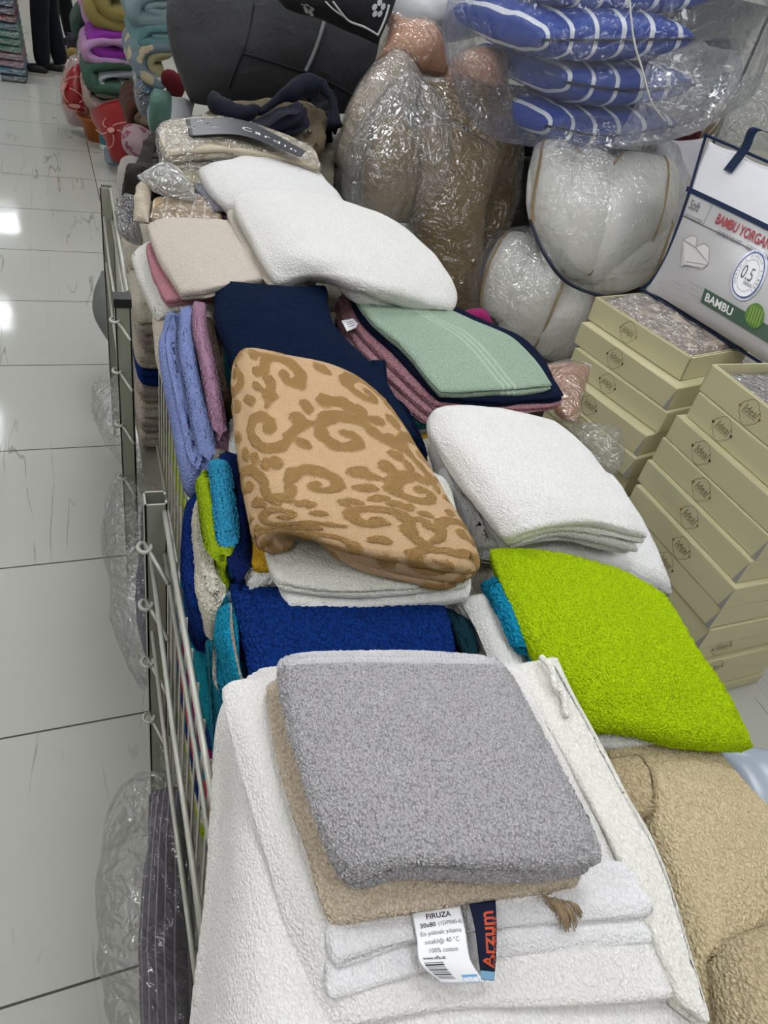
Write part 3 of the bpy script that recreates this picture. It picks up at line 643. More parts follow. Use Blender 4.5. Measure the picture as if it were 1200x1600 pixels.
# ---- white and yellow towels under the tan one
towel(A([(352, 640, .93), (430, 640, .945), (540, 640, .945)], [(358, 760, .935), (430, 760, .95), (540, 760, .95)], [(372, 850, .935), (440, 850, .945), (560, 850, .945)], [(386, 918, .93), (425, 905, .935), (560, 895, .935)]),
      .05, terry('#e2e1da', .004, .003, var=.08, real=True), 'white fluffy towel sticking out left of the patterned tan towel', edges=('f', '2', 'f', 'f'), res=.003, seed=61)
towel(A([(398, 700, .945), (480, 700, .95)], [(392, 850, .948), (480, 850, .952)], [(396, 886, .944), (470, 893, .948)]), .012, terry('#c79a2a', .003, .0012), 'mustard yellow towel corner peeping out under the patterned tan towel', edges=('f', 'f', 'f', 'f'), res=.005, seed=62)
towel(A([(430, 700, .952), (560, 700, .952), (700, 740, .952)], [(428, 850, .952), (560, 850, .955), (730, 860, .952)], [(450, 946, .942), (560, 946, .944), (738, 932, .942)]),
      .018, terry('#eeece7', .003, .0012, var=.05), 'white towel with a plain hem, lowest one below the patterned tan towel', edges=('f', '1', 'f', '1'), res=.004, seed=63)
towel(A([(420, 700, .972), (560, 700, .972), (700, 740, .970)], [(416, 840, .972), (560, 850, .975), (735, 850, .972)], [(432, 910, .964), (560, 922, .966), (742, 910, .964)]),
      .018, terry('#e6e5da', .003, .0012, var=.05), 'white towel directly below the patterned tan towel', edges=('f', '2', 'f', '2'), res=.004, seed=64)
# ---- patterned tan towel
def spiral(cx_, cy_, r, a0, turns, dirn=1, n=50, tail=0.0):
    t = np.linspace(0, 1, n); rr = r*(1-t)**.75+r*.10; a = a0+dirn*turns*2*PI*t; P = np.stack([cx_+rr*np.cos(a), cy_+rr*np.sin(a)], 1); w = .0112*(1-.30*t)*np.clip(t*6+.45, 0, 1); return P, w
def scrolls(W, L):
    S_ = []; rg = np.random.default_rng(5)
    for i in range(4):
        for j in range(5):
            cx_ = (i+.3+.45*(j % 2))*.118; cy_ = (j+.5)*.104+.01; k = (i*3+j) % 4
            dr = 1 if (i+j) % 2 else -1
            S_.append(spiral(cx_, cy_, .037, rg.uniform(0, 6), 1.05, dr))
            P, w = S_[-1]; e = P[0]; tdir = P[0]-P[2]; tdir /= np.linalg.norm(tdir)+1e-9
            t = np.linspace(0, 1, 16)[:, None]; nrm = np.array([-tdir[1], tdir[0]])*dr
            tail = e+tdir*t*.05+nrm*(t**2)*.024; S_.append((tail, .0100*(1-t[:, 0]*.55)))
            for q in range(7):   # petals
                a = rg.uniform(0, 6) if k else q*.55+a_base(i, j); c = np.array([cx_+.056*math.cos(a), cy_+.054*math.sin(a)])
                dd = np.array([math.cos(a+rg.uniform(-.5, .5)), math.sin(a)]); t2 = np.linspace(0, 1, 6)[:, None]
                S_.append((c+dd*t2*.018, .0088*np.sin(PI*(t2[:, 0]*.8+.15))+.001))
    return S_
def a_base(i, j): return (i*1.7+j*2.3) % 6
_sc = {}
def jacquard(u, v, W, L):
    S_ = scrolls(W, L); m = np.full(len(u), -1.0); P = np.stack([u, v], 1)
    wob = .0016*noise(np.stack([u*260, v*260, 0*u], 1))+.0030*noise(np.stack([u*70, v*70, 0*u], 1))
    for pts, w in S_:
        lo = pts.min(0)-.012; hi = pts.max(0)+.012; ok = np.where((u > lo[0]) & (u < hi[0]) & (v > lo[1]) & (v < hi[1]))[0]
        if not len(ok): continue
        d = np.linalg.norm(P[ok][:, None, :]-pts[None], axis=2)-w[None]; m[ok] = np.maximum(m[ok], -(d.min(1)+wob[ok]))
    return np.clip(m/.0014+.5, 0, 1)
tanC = A([(352, 566, 1.0), (385, 536, 1.035), (450, 545, 1.04), (545, 572, 1.035), (610, 625, 1.01)],
         [(356, 640, 1.01), (410, 630, 1.05), (490, 640, 1.055), (590, 655, 1.045), (655, 690, 1.015)],
         [(366, 740, 1.01), (425, 735, 1.055), (520, 740, 1.06), (640, 750, 1.05), (708, 775, 1.015)],
         [(376, 800, 1.005), (440, 800, 1.05), (540, 800, 1.055), (660, 812, 1.045), (745, 830, 1.01)],
         [(388, 866, .99), (440, 832, 1.03), (560, 858, 1.035), (680, 878, 1.025), (770, 896, .995)])
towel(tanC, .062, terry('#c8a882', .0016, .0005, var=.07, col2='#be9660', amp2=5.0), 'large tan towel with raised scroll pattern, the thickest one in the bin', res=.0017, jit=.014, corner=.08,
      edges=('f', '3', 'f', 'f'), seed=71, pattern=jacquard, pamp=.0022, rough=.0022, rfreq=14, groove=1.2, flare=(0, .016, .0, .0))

# ---- navy towels
navm = terry('#0a1c38', .003, .0012, var=.2)
towel(A([(560, 540, .90), (600, 560, .90)], [(600, 620, .885), (650, 655, .885)], [(630, 690, .87), (672, 708, .87)]), .04, navm, 'lower navy towel showing as a dark strip beside the pink stack', edges=('f', 'f', 'f', '2'), res=.005, seed=81)
towel(A([(328, 432, .97), (370, 432, 1.0), (440, 440, 1.005), (516, 440, .985)], [(334, 490, .97), (400, 490, 1.01), (480, 500, 1.012), (526, 505, .985)], [(350, 550, .965), (420, 550, 1.0), (530, 560, 1.0), (606, 592, .97)], [(380, 640, .955), (470, 640, .985), (580, 650, .985), (668, 690, .95)]),
      .05, navm, 'navy blue towel folded wide behind the patterned tan towel', edges=('f', 'f', 'f', 'f'), res=.004, seed=82, wave=.006)
tag(slab('towel_corner', A([(578, 560, .955), (604, 560, .957)], [(584, 588, .95), (606, 594, .95)]), .014, navm, res=.004), 'small navy towel corner turned up beside the navy towel', 'towel corner')

# ---- mint / navy / pink stack
def stackC(z, *a_, **k_):
    return A([(545, 441, z), (603, 447, z), (668, 466, z-.004)], [(578, 494, z-.010), (660, 492, z-.006), (740, 497, z-.008)],
             [(630, 540, z-.016), (722, 530, z-.006), (812, 531, z-.010)], [(688, 613, z-.026), (790, 608, z-.018), (872, 602, z-.020)])
def minthem(u, v, W, L):
    s = u/W; m = 0*s
    for q in (.50, .55, .60): m = m+np.exp(-((s-q)/.008)**2)
    return np.clip(m+.8*np.exp(-((s-.985)/.012)**2), 0, 1)
stackrow = [('#c49c2c', 'mustard yellow', .836, -8, .02), ('#a8a39c', 'grey', .858, -10, .02), ('#1f5a57', 'dark teal', .880, -12, .02), ('#c08f96', 'dusty pink', .902, -12, .018), ('#c6959c', 'pink', .921, -10, .017), ('#c08c95', 'rose pink', .939, -8, .017), ('#151d35', 'black navy', .958, -2, .020)]
names = ['lowest of the stack under the mint towel', 'second from the bottom under the mint towel', 'below the three pink towels', 'lowest of the three pinks, small white tag on its fold', 'middle one of the three pink towels', 'uppermost pink one of the stack', 'directly under the mint towel']
for q, (c, nm, z, dx, th) in enumerate(stackrow):
    k = 7-q; rdx = [0, 0, 0, 10, 14, 18, 22][q]; z = .985-[0, .020, .038, .055, .072, .088, .104, .120][k]
    fo = [(0, 0), (-6, 0), (-13, 10), (-18, 18), (-22, 27), (-20, 42), (-14, 52), (-8, 62)][k]
    mo = [(0, 0), (-11, 4), (-24, 18), (-36, 30), (-46, 42), (-54, 54), (-56, 66), (-56, 80)][k]
    no = [(0, 0), (-2, 8), (-10, 22), (-18, 34), (-26, 46), (-34, 54), (-34, 64), (-30, 80)][k]
    rn = 16 if q == 6 else (30 if q > 2 else 20)
    pc = A([(545+fo[0], 441+fo[1], z), (603, 452, z), (668+rdx, 468, z-.005)], [(578-3+mo[0]*.85, 494+mo[1]*.7, z-.012), (660, 505, z-.010), (740+rdx, 500, z-.010)],
           [(630+mo[0], 544+mo[1], z-.018), (730, 552, z-.010), (812+rdx, 536, z-.012)], [(688+no[0], 612+no[1], z-.024), (790, 610+rn, z-.018), (868+rdx, 604+rn, z-.020)])
    t = slab('folded_towel', pc, th, terry(c, .004, .003 if q in (1, 2, 3, 4, 5) else .0012, var=.15), edges=('f', '2', 'f', '2'), res=.004, seed=90+q, jit=.005, corner=.03,
             pattern=(lambda u, v, W, L: (np.sin(v*700) > 0).astype(float)) if q in (1, 2, 3, 5) else None, pamp=.0012, groove=1.5)
    tag(t, '%s towel, %s' % (nm, names[q]), 'towel')
    if q == 3: pinkfold = t
LT = A([(533, 501, .938), (543, 499, .939), (552, 497, .940)], [(537, 508, .936), (547, 506, .937), (557, 503, .938)], [(542, 518, .930), (552, 514, .931), (562, 509, .932)])
tg = sheet('care_label', LT, paper, None, .0006, 10); fixparent(tg, pinkfold); tag(tg, 'small white care label')
g = Geo(); lw_, ll_ = size(LT)
for k in range(3): g.add(onpatch(np.array([(.25*lw_, (.3+.2*k)*ll_), (.8*lw_, (.3+.2*k)*ll_), (.8*lw_, (.36+.2*k)*ll_), (.25*lw_, (.36+.2*k)*ll_)]), LT, .0006), [(3, 2, 1, 0)])
pr = g.obj('printing', inkg, None); fixparent(pr, tg)
towel(stackC(.985, 3, 4, 0, 0, 0), .022, terry('#a3b8a3', .0026, .0012, var=.10, col2='#b4c6b3', amp2=.3), 'mint green hand towel with woven stripes lying on the pink and navy stack', edges=('f', '2', 'f', '1'), res=.0026, seed=99, pattern=minthem, pamp=.0006, corner=.02, jit=.004, grow=1.0)

# ---- white towel in the middle and neighbours
towel(A([(700, 690, .93), (850, 690, .93), (960, 740, .92)], [(690, 780, .93), (850, 800, .93), (1010, 810, .92)], [(760, 860, .915), (900, 862, .915), (1064, 914, .895)]), .05, terry('#edecea', .003, .0012, var=.05), 'white towel whose pointed corner hangs out beneath the middle white towel', edges=('f', 'f', 'f', 'f'), res=.005, seed=101, corner=.02)
towel(A([(668, 680, .93), (700, 690, .935)], [(700, 760, .93), (740, 765, .935)], [(745, 850, .92), (785, 850, .925)]), .05, terry('#cfccc6', .003, .0012, var=.06), 'pale grey towel edge tucked left of the middle white towel', edges=('f', 'f', 'f', 'f'), res=.005, seed=102)
towel(A([(660, 652, .975), (690, 628, 1.0), (780, 628, 1.01), (870, 655, .985)],
        [(672, 690, .985), (730, 690, 1.02), (830, 690, 1.022), (935, 710, .99)],
        [(724, 770, .985), (790, 765, 1.02), (880, 765, 1.022), (985, 785, .99)],
        [(786, 848, .972), (830, 826, 1.0), (920, 812, 1.005), (1026, 838, .975)]),
      .06, terry('#eeece8', .003, .0013, var=.05), 'thick white towel folded in wavy layers, in the middle right of the bin', edges=('f', '4', 'f', '2'), res=.0026, jit=.010, seed=103, corner=.04, wave=.004, flare=(0, .012, 0, 0))

# ---- lime and turquoise
towel(A([(740, 905, .925), (778, 890, .95), (815, 900, .95)], [(770, 975, .925), (800, 965, .955), (850, 975, .95)], [(795, 1030, .915), (825, 1030, .945), (880, 1040, .94)]), .05, terry('#1b92b8', .004, .003, var=.18, real=True), 'bright turquoise towel under the left edge of the lime towel', edges=('f', 'f', 'f', 'f'), res=.003, seed=111)
towel(A([(790, 925, .94), (1000, 925, .94), (1080, 1000, .93)], [(900, 1165, .92), (1010, 1158, .93), (1130, 1150, .92)]), .02, terry('#efeeea', .003, .0012, var=.05), 'white towel edge visible under the near edge of the lime towel', edges=('f', 'f', 'f', 'f'), res=.006, seed=112)
towel(A([(765, 853, .955), (850, 858, .975), (960, 880, .975), (1045, 925, .96)], [(800, 950, .96), (900, 950, .985), (1010, 965, .985), (1090, 1000, .965)], [(850, 1050, .96), (950, 1050, .985), (1050, 1050, .985), (1140, 1070, .965)], [(905, 1142, .945), (990, 1140, .965), (1090, 1155, .965), (1184, 1165, .945)]),
      .035, terry('#b6d512', .0023, .0026, var=.16, real=True), 'bright lime green towel at the right edge of the bin', edges=('f', 'f', 'f', 'f'), res=.002, seed=113, corner=.02, rough=.003, rfreq=10)

# ---- sand coloured throw at the lower right
towel(A([(880, 1170, .90), (960, 1160, .925), (1050, 1150, .93), (1120, 1150, .92)], [(950, 1270, .875), (1030, 1250, .925), (1110, 1230, .925), (1170, 1225, .90)], [(1010, 1420, .88), (1080, 1400, .915), (1170, 1370, .91), (1270, 1330, .88)], [(1060, 1620, .86), (1130, 1620, .90), (1240, 1600, .90), (1340, 1560, .87)]),
      .022, terry('#d4c39e', .0034, .0026, var=.11, real=True), 'large sand beige towel spread in soft creases at the lower right', edges=('f', 'f', 'f', 'f'), res=.0025, seed=121, wave=.012, rough=.004, rfreq=7, corner=.02)
towel(A([(930, 1185, .925), (1000, 1172, .93)], [(955, 1225, .93), (1025, 1200, .945)], [(970, 1285, .925), (1030, 1262, .935)]), .02, terry('#c9b691', .0034, .002, var=.13), 'sand beige towel fold doubled over below the lime towel', edges=('f', 'f', 'f', 'f'), res=.003, seed=122)
towel(A([(1092, 1492, .915), (1160, 1452, .943), (1260, 1420, .935)], [(1112, 1560, .915), (1190, 1540, .948), (1290, 1520, .94)], [(1125, 1700, .91), (1230, 1700, .945), (1320, 1660, .935)]), .03, terry('#d0be99', .0034, .0026, var=.13), 'second sand beige towel lying across the lowest right corner', edges=('f', 'f', 'f', 'f'), res=.003, seed=123, wave=.004)
tag(cushion('plastic_bag', A([(1120, 1165, .86), (1175, 1165, .86), (1230, 1180, .84)], [(1150, 1240, .85), (1200, 1230, .85), (1260, 1240, .83)], [(1190, 1330, .84), (1230, 1320, .84), (1290, 1320, .82)]), .05, plain('blue_grey_plastic', '#9aa3ae', .25), seed=5, rough=.004), 'blue grey plastic bag lying between the lime towel and boxes', 'bag')

# ---- left middle: lavender, mauve, brown on edge; cream and mustard beneath
towel(A([(236, 470, .885), (300, 470, .93), (345, 480, .93)], [(238, 540, .87), (290, 540, .925), (350, 560, .93)], [(262, 640, .855), (300, 640, .915), (350, 660, .92)], [(300, 735, .86), (320, 738, .91), (350, 738, .915)]), .022, terry('#c9bfaf', .004, .002, var=.1), 'cream towel hanging over the bin rim left of the lavender towel', edges=('f', 'f', 'f', 'f'), res=.004, seed=131)
towel(A([(244, 560, .84), (262, 560, .86)], [(262, 640, .838), (285, 650, .86)], [(290, 715, .84), (303, 740, .86)]), .03, terry('#b08a3a', .004, .002, var=.12), 'mustard towel edge under the cream towel at the bin rim', edges=('f', 'f', 'f', 'f'), res=.005, seed=132)
lav = terry('#8391c4', .0032, .0016, var=.12)
edge_towel([(272, 482, .95), (270, 545, .955), (285, 620, .945), (302, 700, .93), (310, 738, .92)], .052, .07, lav, 'lavender blue towel on edge, the wider fold nearest the rim', 133, res=.003)
edge_towel([(294, 470, .965), (290, 530, .968), (302, 600, .96), (316, 670, .945), (328, 720, .93)], .026, .07, lav, 'lavender blue towel on edge, the narrower fold beside the mauve one', 134, res=.003)
edge_towel([(312, 462, .965), (312, 510, .97), (324, 570, .97), (338, 640, .955), (346, 682, .94)], .030, .07, terry('#a98299', .0032, .0016, var=.13), 'mauve towel on edge between lavender and brown', 135, res=.003)
edge_towel([(320, 488, .962), (326, 530, .967), (337, 580, .962), (348, 625, .947)], .042, .06, terry('#4d4038', .005, .0035, var=.25), 'dark brown fluffy towel on edge beside the navy towel', 136, res=.003)

# ---- far left: white, pink and beige pile
towel(A([(200, 395, .915), (240, 370, .945), (330, 370, .95)], [(212, 440, .905), (260, 430, .95), (340, 430, .95)], [(240, 498, .90), (280, 478, .935), (345, 475, .94)]), .045, terry('#e6e3dd', .004, .002, var=.05), 'white towel rolled over the bin rim under the pink one', edges=('f', '2', 'f', 'f'), res=.004, seed=141, jit=.004)
towel(A([(226, 378, .975), (300, 360, .975), (360, 360, .975)], [(240, 430, .962), (300, 430, .97), (380, 430, .97)], [(258, 468, .955), (300, 462, .96), (400, 458, .96)]), .02, terry('#bb828a', .003, .0015, var=.12), 'dusty pink towel sandwiched between white and beige towels', edges=('f', '2', 'f', 'f'), res=.004, seed=142, jit=.003)
towel(A([(228, 348, .995), (262, 338, 1.005), (355, 339, 1.0)], [(246, 400, .99), (300, 395, 1.01), (384, 385, 1.0)], [(280, 455, .978), (330, 448, .995), (412, 432, .985)]), .03, terry('#cdc2b6', .0032, .0012, var=.06), 'beige towel with a folded hem on top of the pink towel', edges=('f', '2', 'f', '1'), res=.0035, seed=143, corner=.03, jit=.004)
# ---- two big white ones with beige beneath
towel(A([(352, 328, .985), (372, 322, .99), (440, 320, .99)], [(374, 380, .985), (400, 380, .99), (470, 380, .99)], [(408, 436, .975), (430, 445, .98), (500, 445, .98)]), .04, terry('#c6beb1', .004, .0015, var=.06), 'beige towel folded under the left edge of the near big white towel', edges=('f', '2', '2', 'f'), res=.005, seed=151, jit=.008)
towel(A([(300, 300, .955), (360, 300, .965)], [(345, 336, .95), (400, 336, .955)]), .014, terry('#7d5f70', .003, .0015, var=.1), 'plum coloured towel edge under the far white towel', edges=('f', 'f', 'f', 'f'), res=.005, seed=152)
towel(A([(300, 286, .972), (360, 286, .98)], [(335, 325, .968), (400, 325, .972)]), .014, terry('#8a8a92', .003, .0015, var=.1), 'slate grey towel edge under the far white towel', edges=('f', 'f', 'f', 'f'), res=.005, seed=153)
towel(A([(306, 262, .99), (345, 246, 1.02), (420, 240, 1.025), (496, 256, 1.0)], [(322, 290, .995), (380, 285, 1.03), (460, 285, 1.03), (522, 290, 1.0)], [(352, 325, .985), (400, 325, 1.01), (480, 330, 1.01), (560, 330, .98)]), .055, terry('#e5e3e1', .004, .0014, var=.04), 'far big white towel, partly covered by the near one', edges=('f', 'f', 'f', 'f'), res=.005, seed=154)
towel(A([(357, 310, 1.02), (400, 294, 1.05), (500, 300, 1.055), (620, 340, 1.03)], [(376, 350, 1.02), (440, 340, 1.06), (550, 345, 1.065), (672, 380, 1.035)], [(402, 400, 1.01), (480, 395, 1.055), (590, 400, 1.06), (708, 430, 1.025)], [(428, 448, .985), (490, 432, 1.02), (590, 450, 1.03), (726, 492, .975)]),
      .075, terry('#e7e5e0', .004, .0014, var=.04), 'near big white towel, puffy and widest of the far end', edges=('f', '2', 'f', '2'), res=.0035, seed=155, jit=.02, corner=.06, wave=.004)

# ================================================================ box stacks
boxm = plain('cream_card', '#cdc69f', .42, spec=.4, bump=.0003, bscale=90); cardg = plain('box_inner_card', '#9b9a94', .7); badgem = plain('badge_print', '#6d6445', .5); cloverm = plain('clover_print', '#3c301b', .5); goldm = plain('gold_print', '#b9923a', .35, .5)
def badge(o, ex, ez, en, h, parent, up=1, dark=True):
    """scalloped badge centred at o on a side face"""
    g = Geo(); r = h*.47; a = np.linspace(0, 2*PI, 97); k = np.abs(a/(PI/2)-np.round(a/(PI/2)))
    rr = r*(1.0+.045*np.cos(4*a)-.10*np.exp(-((k-.5)/.07)**2)); P = np.stack([rr*np.cos(a)*.98, rr*np.sin(a)*1.0], 1)*up
    V, Fs = strip_geo(P, .0013); g.add(onplane(V, o, ex, ez, en), Fs)
    V, Fs = text_geo('Ideal', 1, shear=.35); V = V*np.array([h*.36, h*.42, 0])*up; V[:, 1] += h*.06*up; g.add(onplane(V, o, ex, ez, en), Fs)
    V, Fs = text_geo('home collection', 1, shear=.3); V = V*np.array([h*.11, h*.10, 0])*up; V[:, 1] -= h*.12*up; g.add(onplane(V, o, ex, ez, en), Fs)
    g.obj('badge', badgem, parent)
    g = Geo()
    for sx in (-1, 1):
        c0 = np.array([sx*r*1.05, 0])
        for q in range(3):
            aa = np.linspace(0, 2*PI, 9)[:-1]; c = c0+np.array([math.cos(q*2.09+.5), math.sin(q*2.09+.5)])*h*.035
            V = np.stack([c[0]+h*.034*np.cos(aa), c[1]+h*.034*np.sin(aa), 0*aa], 1); g.add(onplane(V, o, ex, ez, en, .0007), [tuple(range(8))])
    g.obj('clover_mark', cloverm if dark else goldm, parent)
def carton(corner, d, l, w, h, label, group, open_=False, bpos=.45, up=1, dark=True, gap=True, shortb=None, rot=0):
    """corner: near-left top corner; d: unit direction of the long side going away"""
    d = np.array([d[0], d[1], 0.]); d /= np.linalg.norm(d); s = np.array([d[1], -d[0], 0.]); z = np.array([0, 0, 1.]); c = np.array(corner, float)
    t = thing('carton_box', tuple(c+d*l/2+s*w/2-z*h), label, 'box', group); g = Geo(); e = .002
    b = c-z*h
    if open_:
        g.box(b, s*w, d*l, z*e); g.box(b, s*w, d*e*2, z*h); g.box(b+d*(l-2*e), s*w, d*e*2, z*h); g.box(b, s*e*2, d*l, z*h); g.box(b+s*(w-2*e), s*e*2, d*l, z*h)
        g.obj('body', boxm, t, bevel=.0008)
        g = Geo(); g.box(b+s*.006+d*.006, s*.003, d*(l-.012), z*(h+.002)); g.box(b+s*.006+d*.006, s*(w-.012), d*.003, z*(h+.002)); g.obj('inner_tray', boxm, t, bevel=.0006)
    else:
        g.box(b, s*w, d*l, z*(h-.0015)); g.obj('body', boxm, t, bevel=.0022)
        g = Geo(); g.box(c-z*.0018+s*.003+d*.003, s*(w-.006), d*(l-.006), z*.0016); g.obj('lid', boxm, t, bevel=.0006)
    if gap:    # dark corner gap laid on as a wedge in inner-card grey
        o = b+s*0.0-d*.0003; V = [o+s*.0005, o+s*.012*1, o+z*h*.88, o+z*h*.9+s*.002]
        V = [o-s*.0004+d*.0004, o-s*.0004+d*.016, o-s*.0004+z*h*.92+d*.001, o-s*.0012+z*h*.90+d*.0004]
        V += [v-s*.0015 for v in V]
        Geo().add(V, [(0, 1, 2), (4, 6, 5), (0, 4, 5, 1), (1, 5, 6, 2), (2, 6, 4, 0)]).obj('corner_gap', cardg, t)
    badge(c-z*h*.5+d*l*(1-bpos), -d, z, -s, h*.92, t, up, dark)
    if shortb: badge(c-z*h*.5+s*w*shortb, s, z, -d, h*.95, t, up, dark)
    return t
# left stack
hA = .0725; zA = .85; dA = _n(aty(*(930, 464), 1.0)[:2]*0+(at(930, 464, zA)-at(1080, 560, zA))[:2]); lA = np.linalg.norm(at(930, 464, zA)-at(1080, 560, zA))
cA = [(1080, 560), (1059, 607), (1044, 645), (1011, 681), (994, 717), (984, 746)]
labsA = ['open cream box on top of the far stack, holding wrapped beige bedding', 'closed cream box second from the top of the far stack', 'cream box third down in the far stack, badge upside down', 'cream box fourth down in the far stack, its badge upright', 'cream box fifth down in the far stack, half hidden by the clear bag', 'cream box sixth down in the far stack, only its near end visible']
prev = None
for q in range(11):
    z = zA-q*(hA+.0015)
    if z < hA*.5: break
    if q < len(cA): c = at(*cA[q], z); prev = c
    else: c = prev+np.array([.004*(q % 2), .003, 0]); c[2] = z
    if q < 6: carton(c, dA+np.array([0, .0])+np.array([.02*math.sin(q*2.), 0]), lA*(1.0 if q != 1 else 1.04), .28, hA, labsA[q], 'far stack of cream boxes', open_=(q == 0), bpos=.42, up=-1 if q in (0, 2) else 1, gap=q in (1, 3, 4), dark=q not in (0,))
    else: carton(c, dA, lA, .28, hA, 'cream box in the lowest part of the far stack, %s' % ['seventh down', 'eighth down', 'ninth down', 'tenth down', 'the one on the floor'][min(q-6, 4)], 'lowest boxes of the far stack', gap=False)
# right stack
hB = .0765; zB = .90; farB = [(1112, 569), (1092, 612), (1058, 647), (1036, 682), (1012, 717), (994, 756)]
nearB = {4: (1168, 881), 5: (1150, 920)}
labsB = ['open cream box on top of the near stack with clear wrapped contents', 'cream box second from the top of the near stack, dark badge', 'cream box third down in the near stack, dark badge, sticking out left', 'cream box fourth down in the near stack with gold badge', 'cream box fifth down in the near stack, faint gold badge', 'cream box sixth down in the near stack, its faint gold badge beside the white towel']
dB = None; res_ = []
for q in range(12):
    z = zB-q*(hB+.0012)
    if z < hB*.5: break
    if q < 6:
        f_ = at(*farB[q], z)
        if q in nearB:
            n_ = at(*nearB[q], z); dB = (f_-n_)[:2]; lB = np.linalg.norm(dB); dB = dB/lB; cc = n_
        else: cc = None
        res_.append([f_, cc, z])
lB = .395 if lB > .5 or lB < .3 else lB
for q, (f_, cc, z) in enumerate(res_):
    d3 = np.array([dB[0], dB[1], 0]); cc = f_-d3*lB
    cc = cc+np.array([0, 0, 0.]); carton(cc, dB, lB, .42, hB, labsB[q], 'near stack of cream boxes', open_=(q == 0), bpos=[.40, .28, .30, .45, .5, .55][q], up=1, dark=q in (1, 2), gap=q in (3, 4, 5))
    lastc = cc
q = 6
lowB = ['cream box seventh down in the near stack, plain short end', 'cream box eighth down in the near stack, plain short end', 'cream box ninth down in the near stack, badge on its short end', 'cream box tenth down in the near stack, badge on its short end', 'cream box eleventh down in the near stack beside the lime towel', 'lowest cream box of the near stack, standing on the floor']
while zB-q*(hB+.0012) > hB*.55 and q < 12:
    z = zB-q*(hB+.0012); cc = lastc+np.array([.006*(q % 2)+.002, -.007*(q % 2)+.003*(q % 3), 0]); cc[2] = z
    carton(cc, dB, lB, .42, min(hB, z-.001)-.003, lowB[min(q-6, 5)], 'near stack of cream boxes', gap=q in (6, 7), bpos=.5, shortb=.3 if q > 7 else None); q += 1
# contents of the open boxes
cA0 = at(*cA[0], zA); dA3 = np.array([dA[0], dA[1], 0]); sA = np.array([dA3[1], -dA3[0], 0])
def quadgrid(o, s, d, w, l, z): o = np.array(o, float); o[2] = z; return np.array([[o+d*l, o+s*w/2+d*l, o+s*w+d*l], [o+d*l/2, o+s*w/2+d*l/2+np.array([0, 0, .008]), o+s*w+d*l/2], [o, o+s*w/2, o+s*w]])
Q = quadgrid(cA0+sA*.014+dA3*.014, sA, dA3, .25, lA-.028, zA+.006)
bed = thing('wrapped_bedding', tuple(Q.reshape(-1, 3).mean(0)), 'wrinkled beige bedding in clear film inside the open top box of the far stack', 'bedding')
slab('folded_fabric', Q, .05, cloth('#a3968a', .7, wr=.004, pat='floral', color2='#b9aea4', pscale=.35), bed, rough=.005, rfreq=22, res=.006)
slab('film_wrap', Q+np.array([0, 0, .004]), .03, film('crinkled_film', gloss=.22, wr=.014, scale=16), bed, rough=.006, rfreq=30, res=.005)
fB, _, zz = res_[0]; dB3 = np.array([dB[0], dB[1], 0]); sB = np.array([dB3[1], -dB3[0], 0]); cB0 = fB-dB3*lB
Q = quadgrid(cB0+sB*.014+dB3*.014, sB, dB3, .39, lB-.028, zB-.018)
bed = thing('wrapped_bedding', tuple(Q.reshape(-1, 3).mean(0)), 'grey bedding under clear film inside the open top box of the near stack', 'bedding')
slab('folded_fabric', Q, .045, cloth('#8f8a86', .7, wr=.004), bed, rough=.004, res=.008)
slab('film_wrap', Q+np.array([0, 0, .004]), .03, film('crinkled_film'), bed, rough=.005, rfreq=30, res=.005)

# ================================================================ duvet bag with handle
BL = at(1001, 452, .862); TL = at(1100, 206, 1.30); BRd = at(1200, 577, .862)-BL; BR = BL+BRd*1.35; TR = TL+(BR-BL)*.97+np.array([0, 0, -.012])
up_ = TL-BL; outn = _n(np.cross(up_, BR-BL)); outn = outn if outn[0] < 0 else -outn
rows = []
for v, bulge, pull in ((0, 0, 0), (.18, .012, .0), (.40, .020, .012), (.72, .045, .018), (.92, .035, .0), (1.0, .0, -.01)):
    l_ = TL*(1-v)+BL*v; r_ = TR*(1-v)+BR*v; e_ = _n(r_-l_)
    rows.append([l_+e_*pull, l_*.66+r_*.34+outn*bulge, l_*.33+r_*.67+outn*bulge, r_-e_*pull])
DC = np.array(rows)
dv = thing('duvet_bag', tuple(BL*.5+BR*.5-outn*.1), 'white and grey zipped duvet bag printed BAMBU with navy piping and handle', 'duvet bag')
DW, DL = size(DC)
def p2uv(C, px, py):
    a, b = np.meshgrid(np.linspace(0, 1, 160), np.linspace(0, 1, 160)); P = patch(C, a.ravel(), b.ravel())-np.array([0, 0, H])
    c = np.outer(P[:, 0], RT)+np.outer(P[:, 1], FW)-np.outer(P[:, 2], DN); d = (600+F*c[:, 0]/c[:, 2]-px)**2+(800+F*c[:, 1]/c[:, 2]-py)**2; k = d.argmin(); return a.ravel()[k], b.ravel()[k]
VS = p2uv(DC, 1130, 322)[1]
bagm = plain('bag_fabric', '#e2e2e6', .5, bump=.002, bscale=14)
nt = bagm.node_tree; pb = [n for n in nt.nodes if n.type == 'BSDF_PRINCIPLED'][0]; src = pb.inputs['Base Color'].links[0].from_socket
an = nt.nodes.new('ShaderNodeAttribute'); an.attribute_name = 'mask'; mx = nt.nodes.new('ShaderNodeMix'); mx.data_type = 'RGBA'; nt.links.new(an.outputs['Fac'], mx.inputs[0]); nt.links.new(src, mx.inputs[6]); mx.inputs[7].default_value = hexc('#b4b2b2'); nt.links.new(mx.outputs[2], pb.inputs['Base Color'])
rr = nt.nodes.new('ShaderNodeMapRange'); nt.links.new(an.outputs['Fac'], rr.inputs['Value']); rr.inputs['To Min'].default_value = .75; rr.inputs['To Max'].default_value = .25; nt.links.new(rr.outputs[0], pb.inputs['Roughness'])
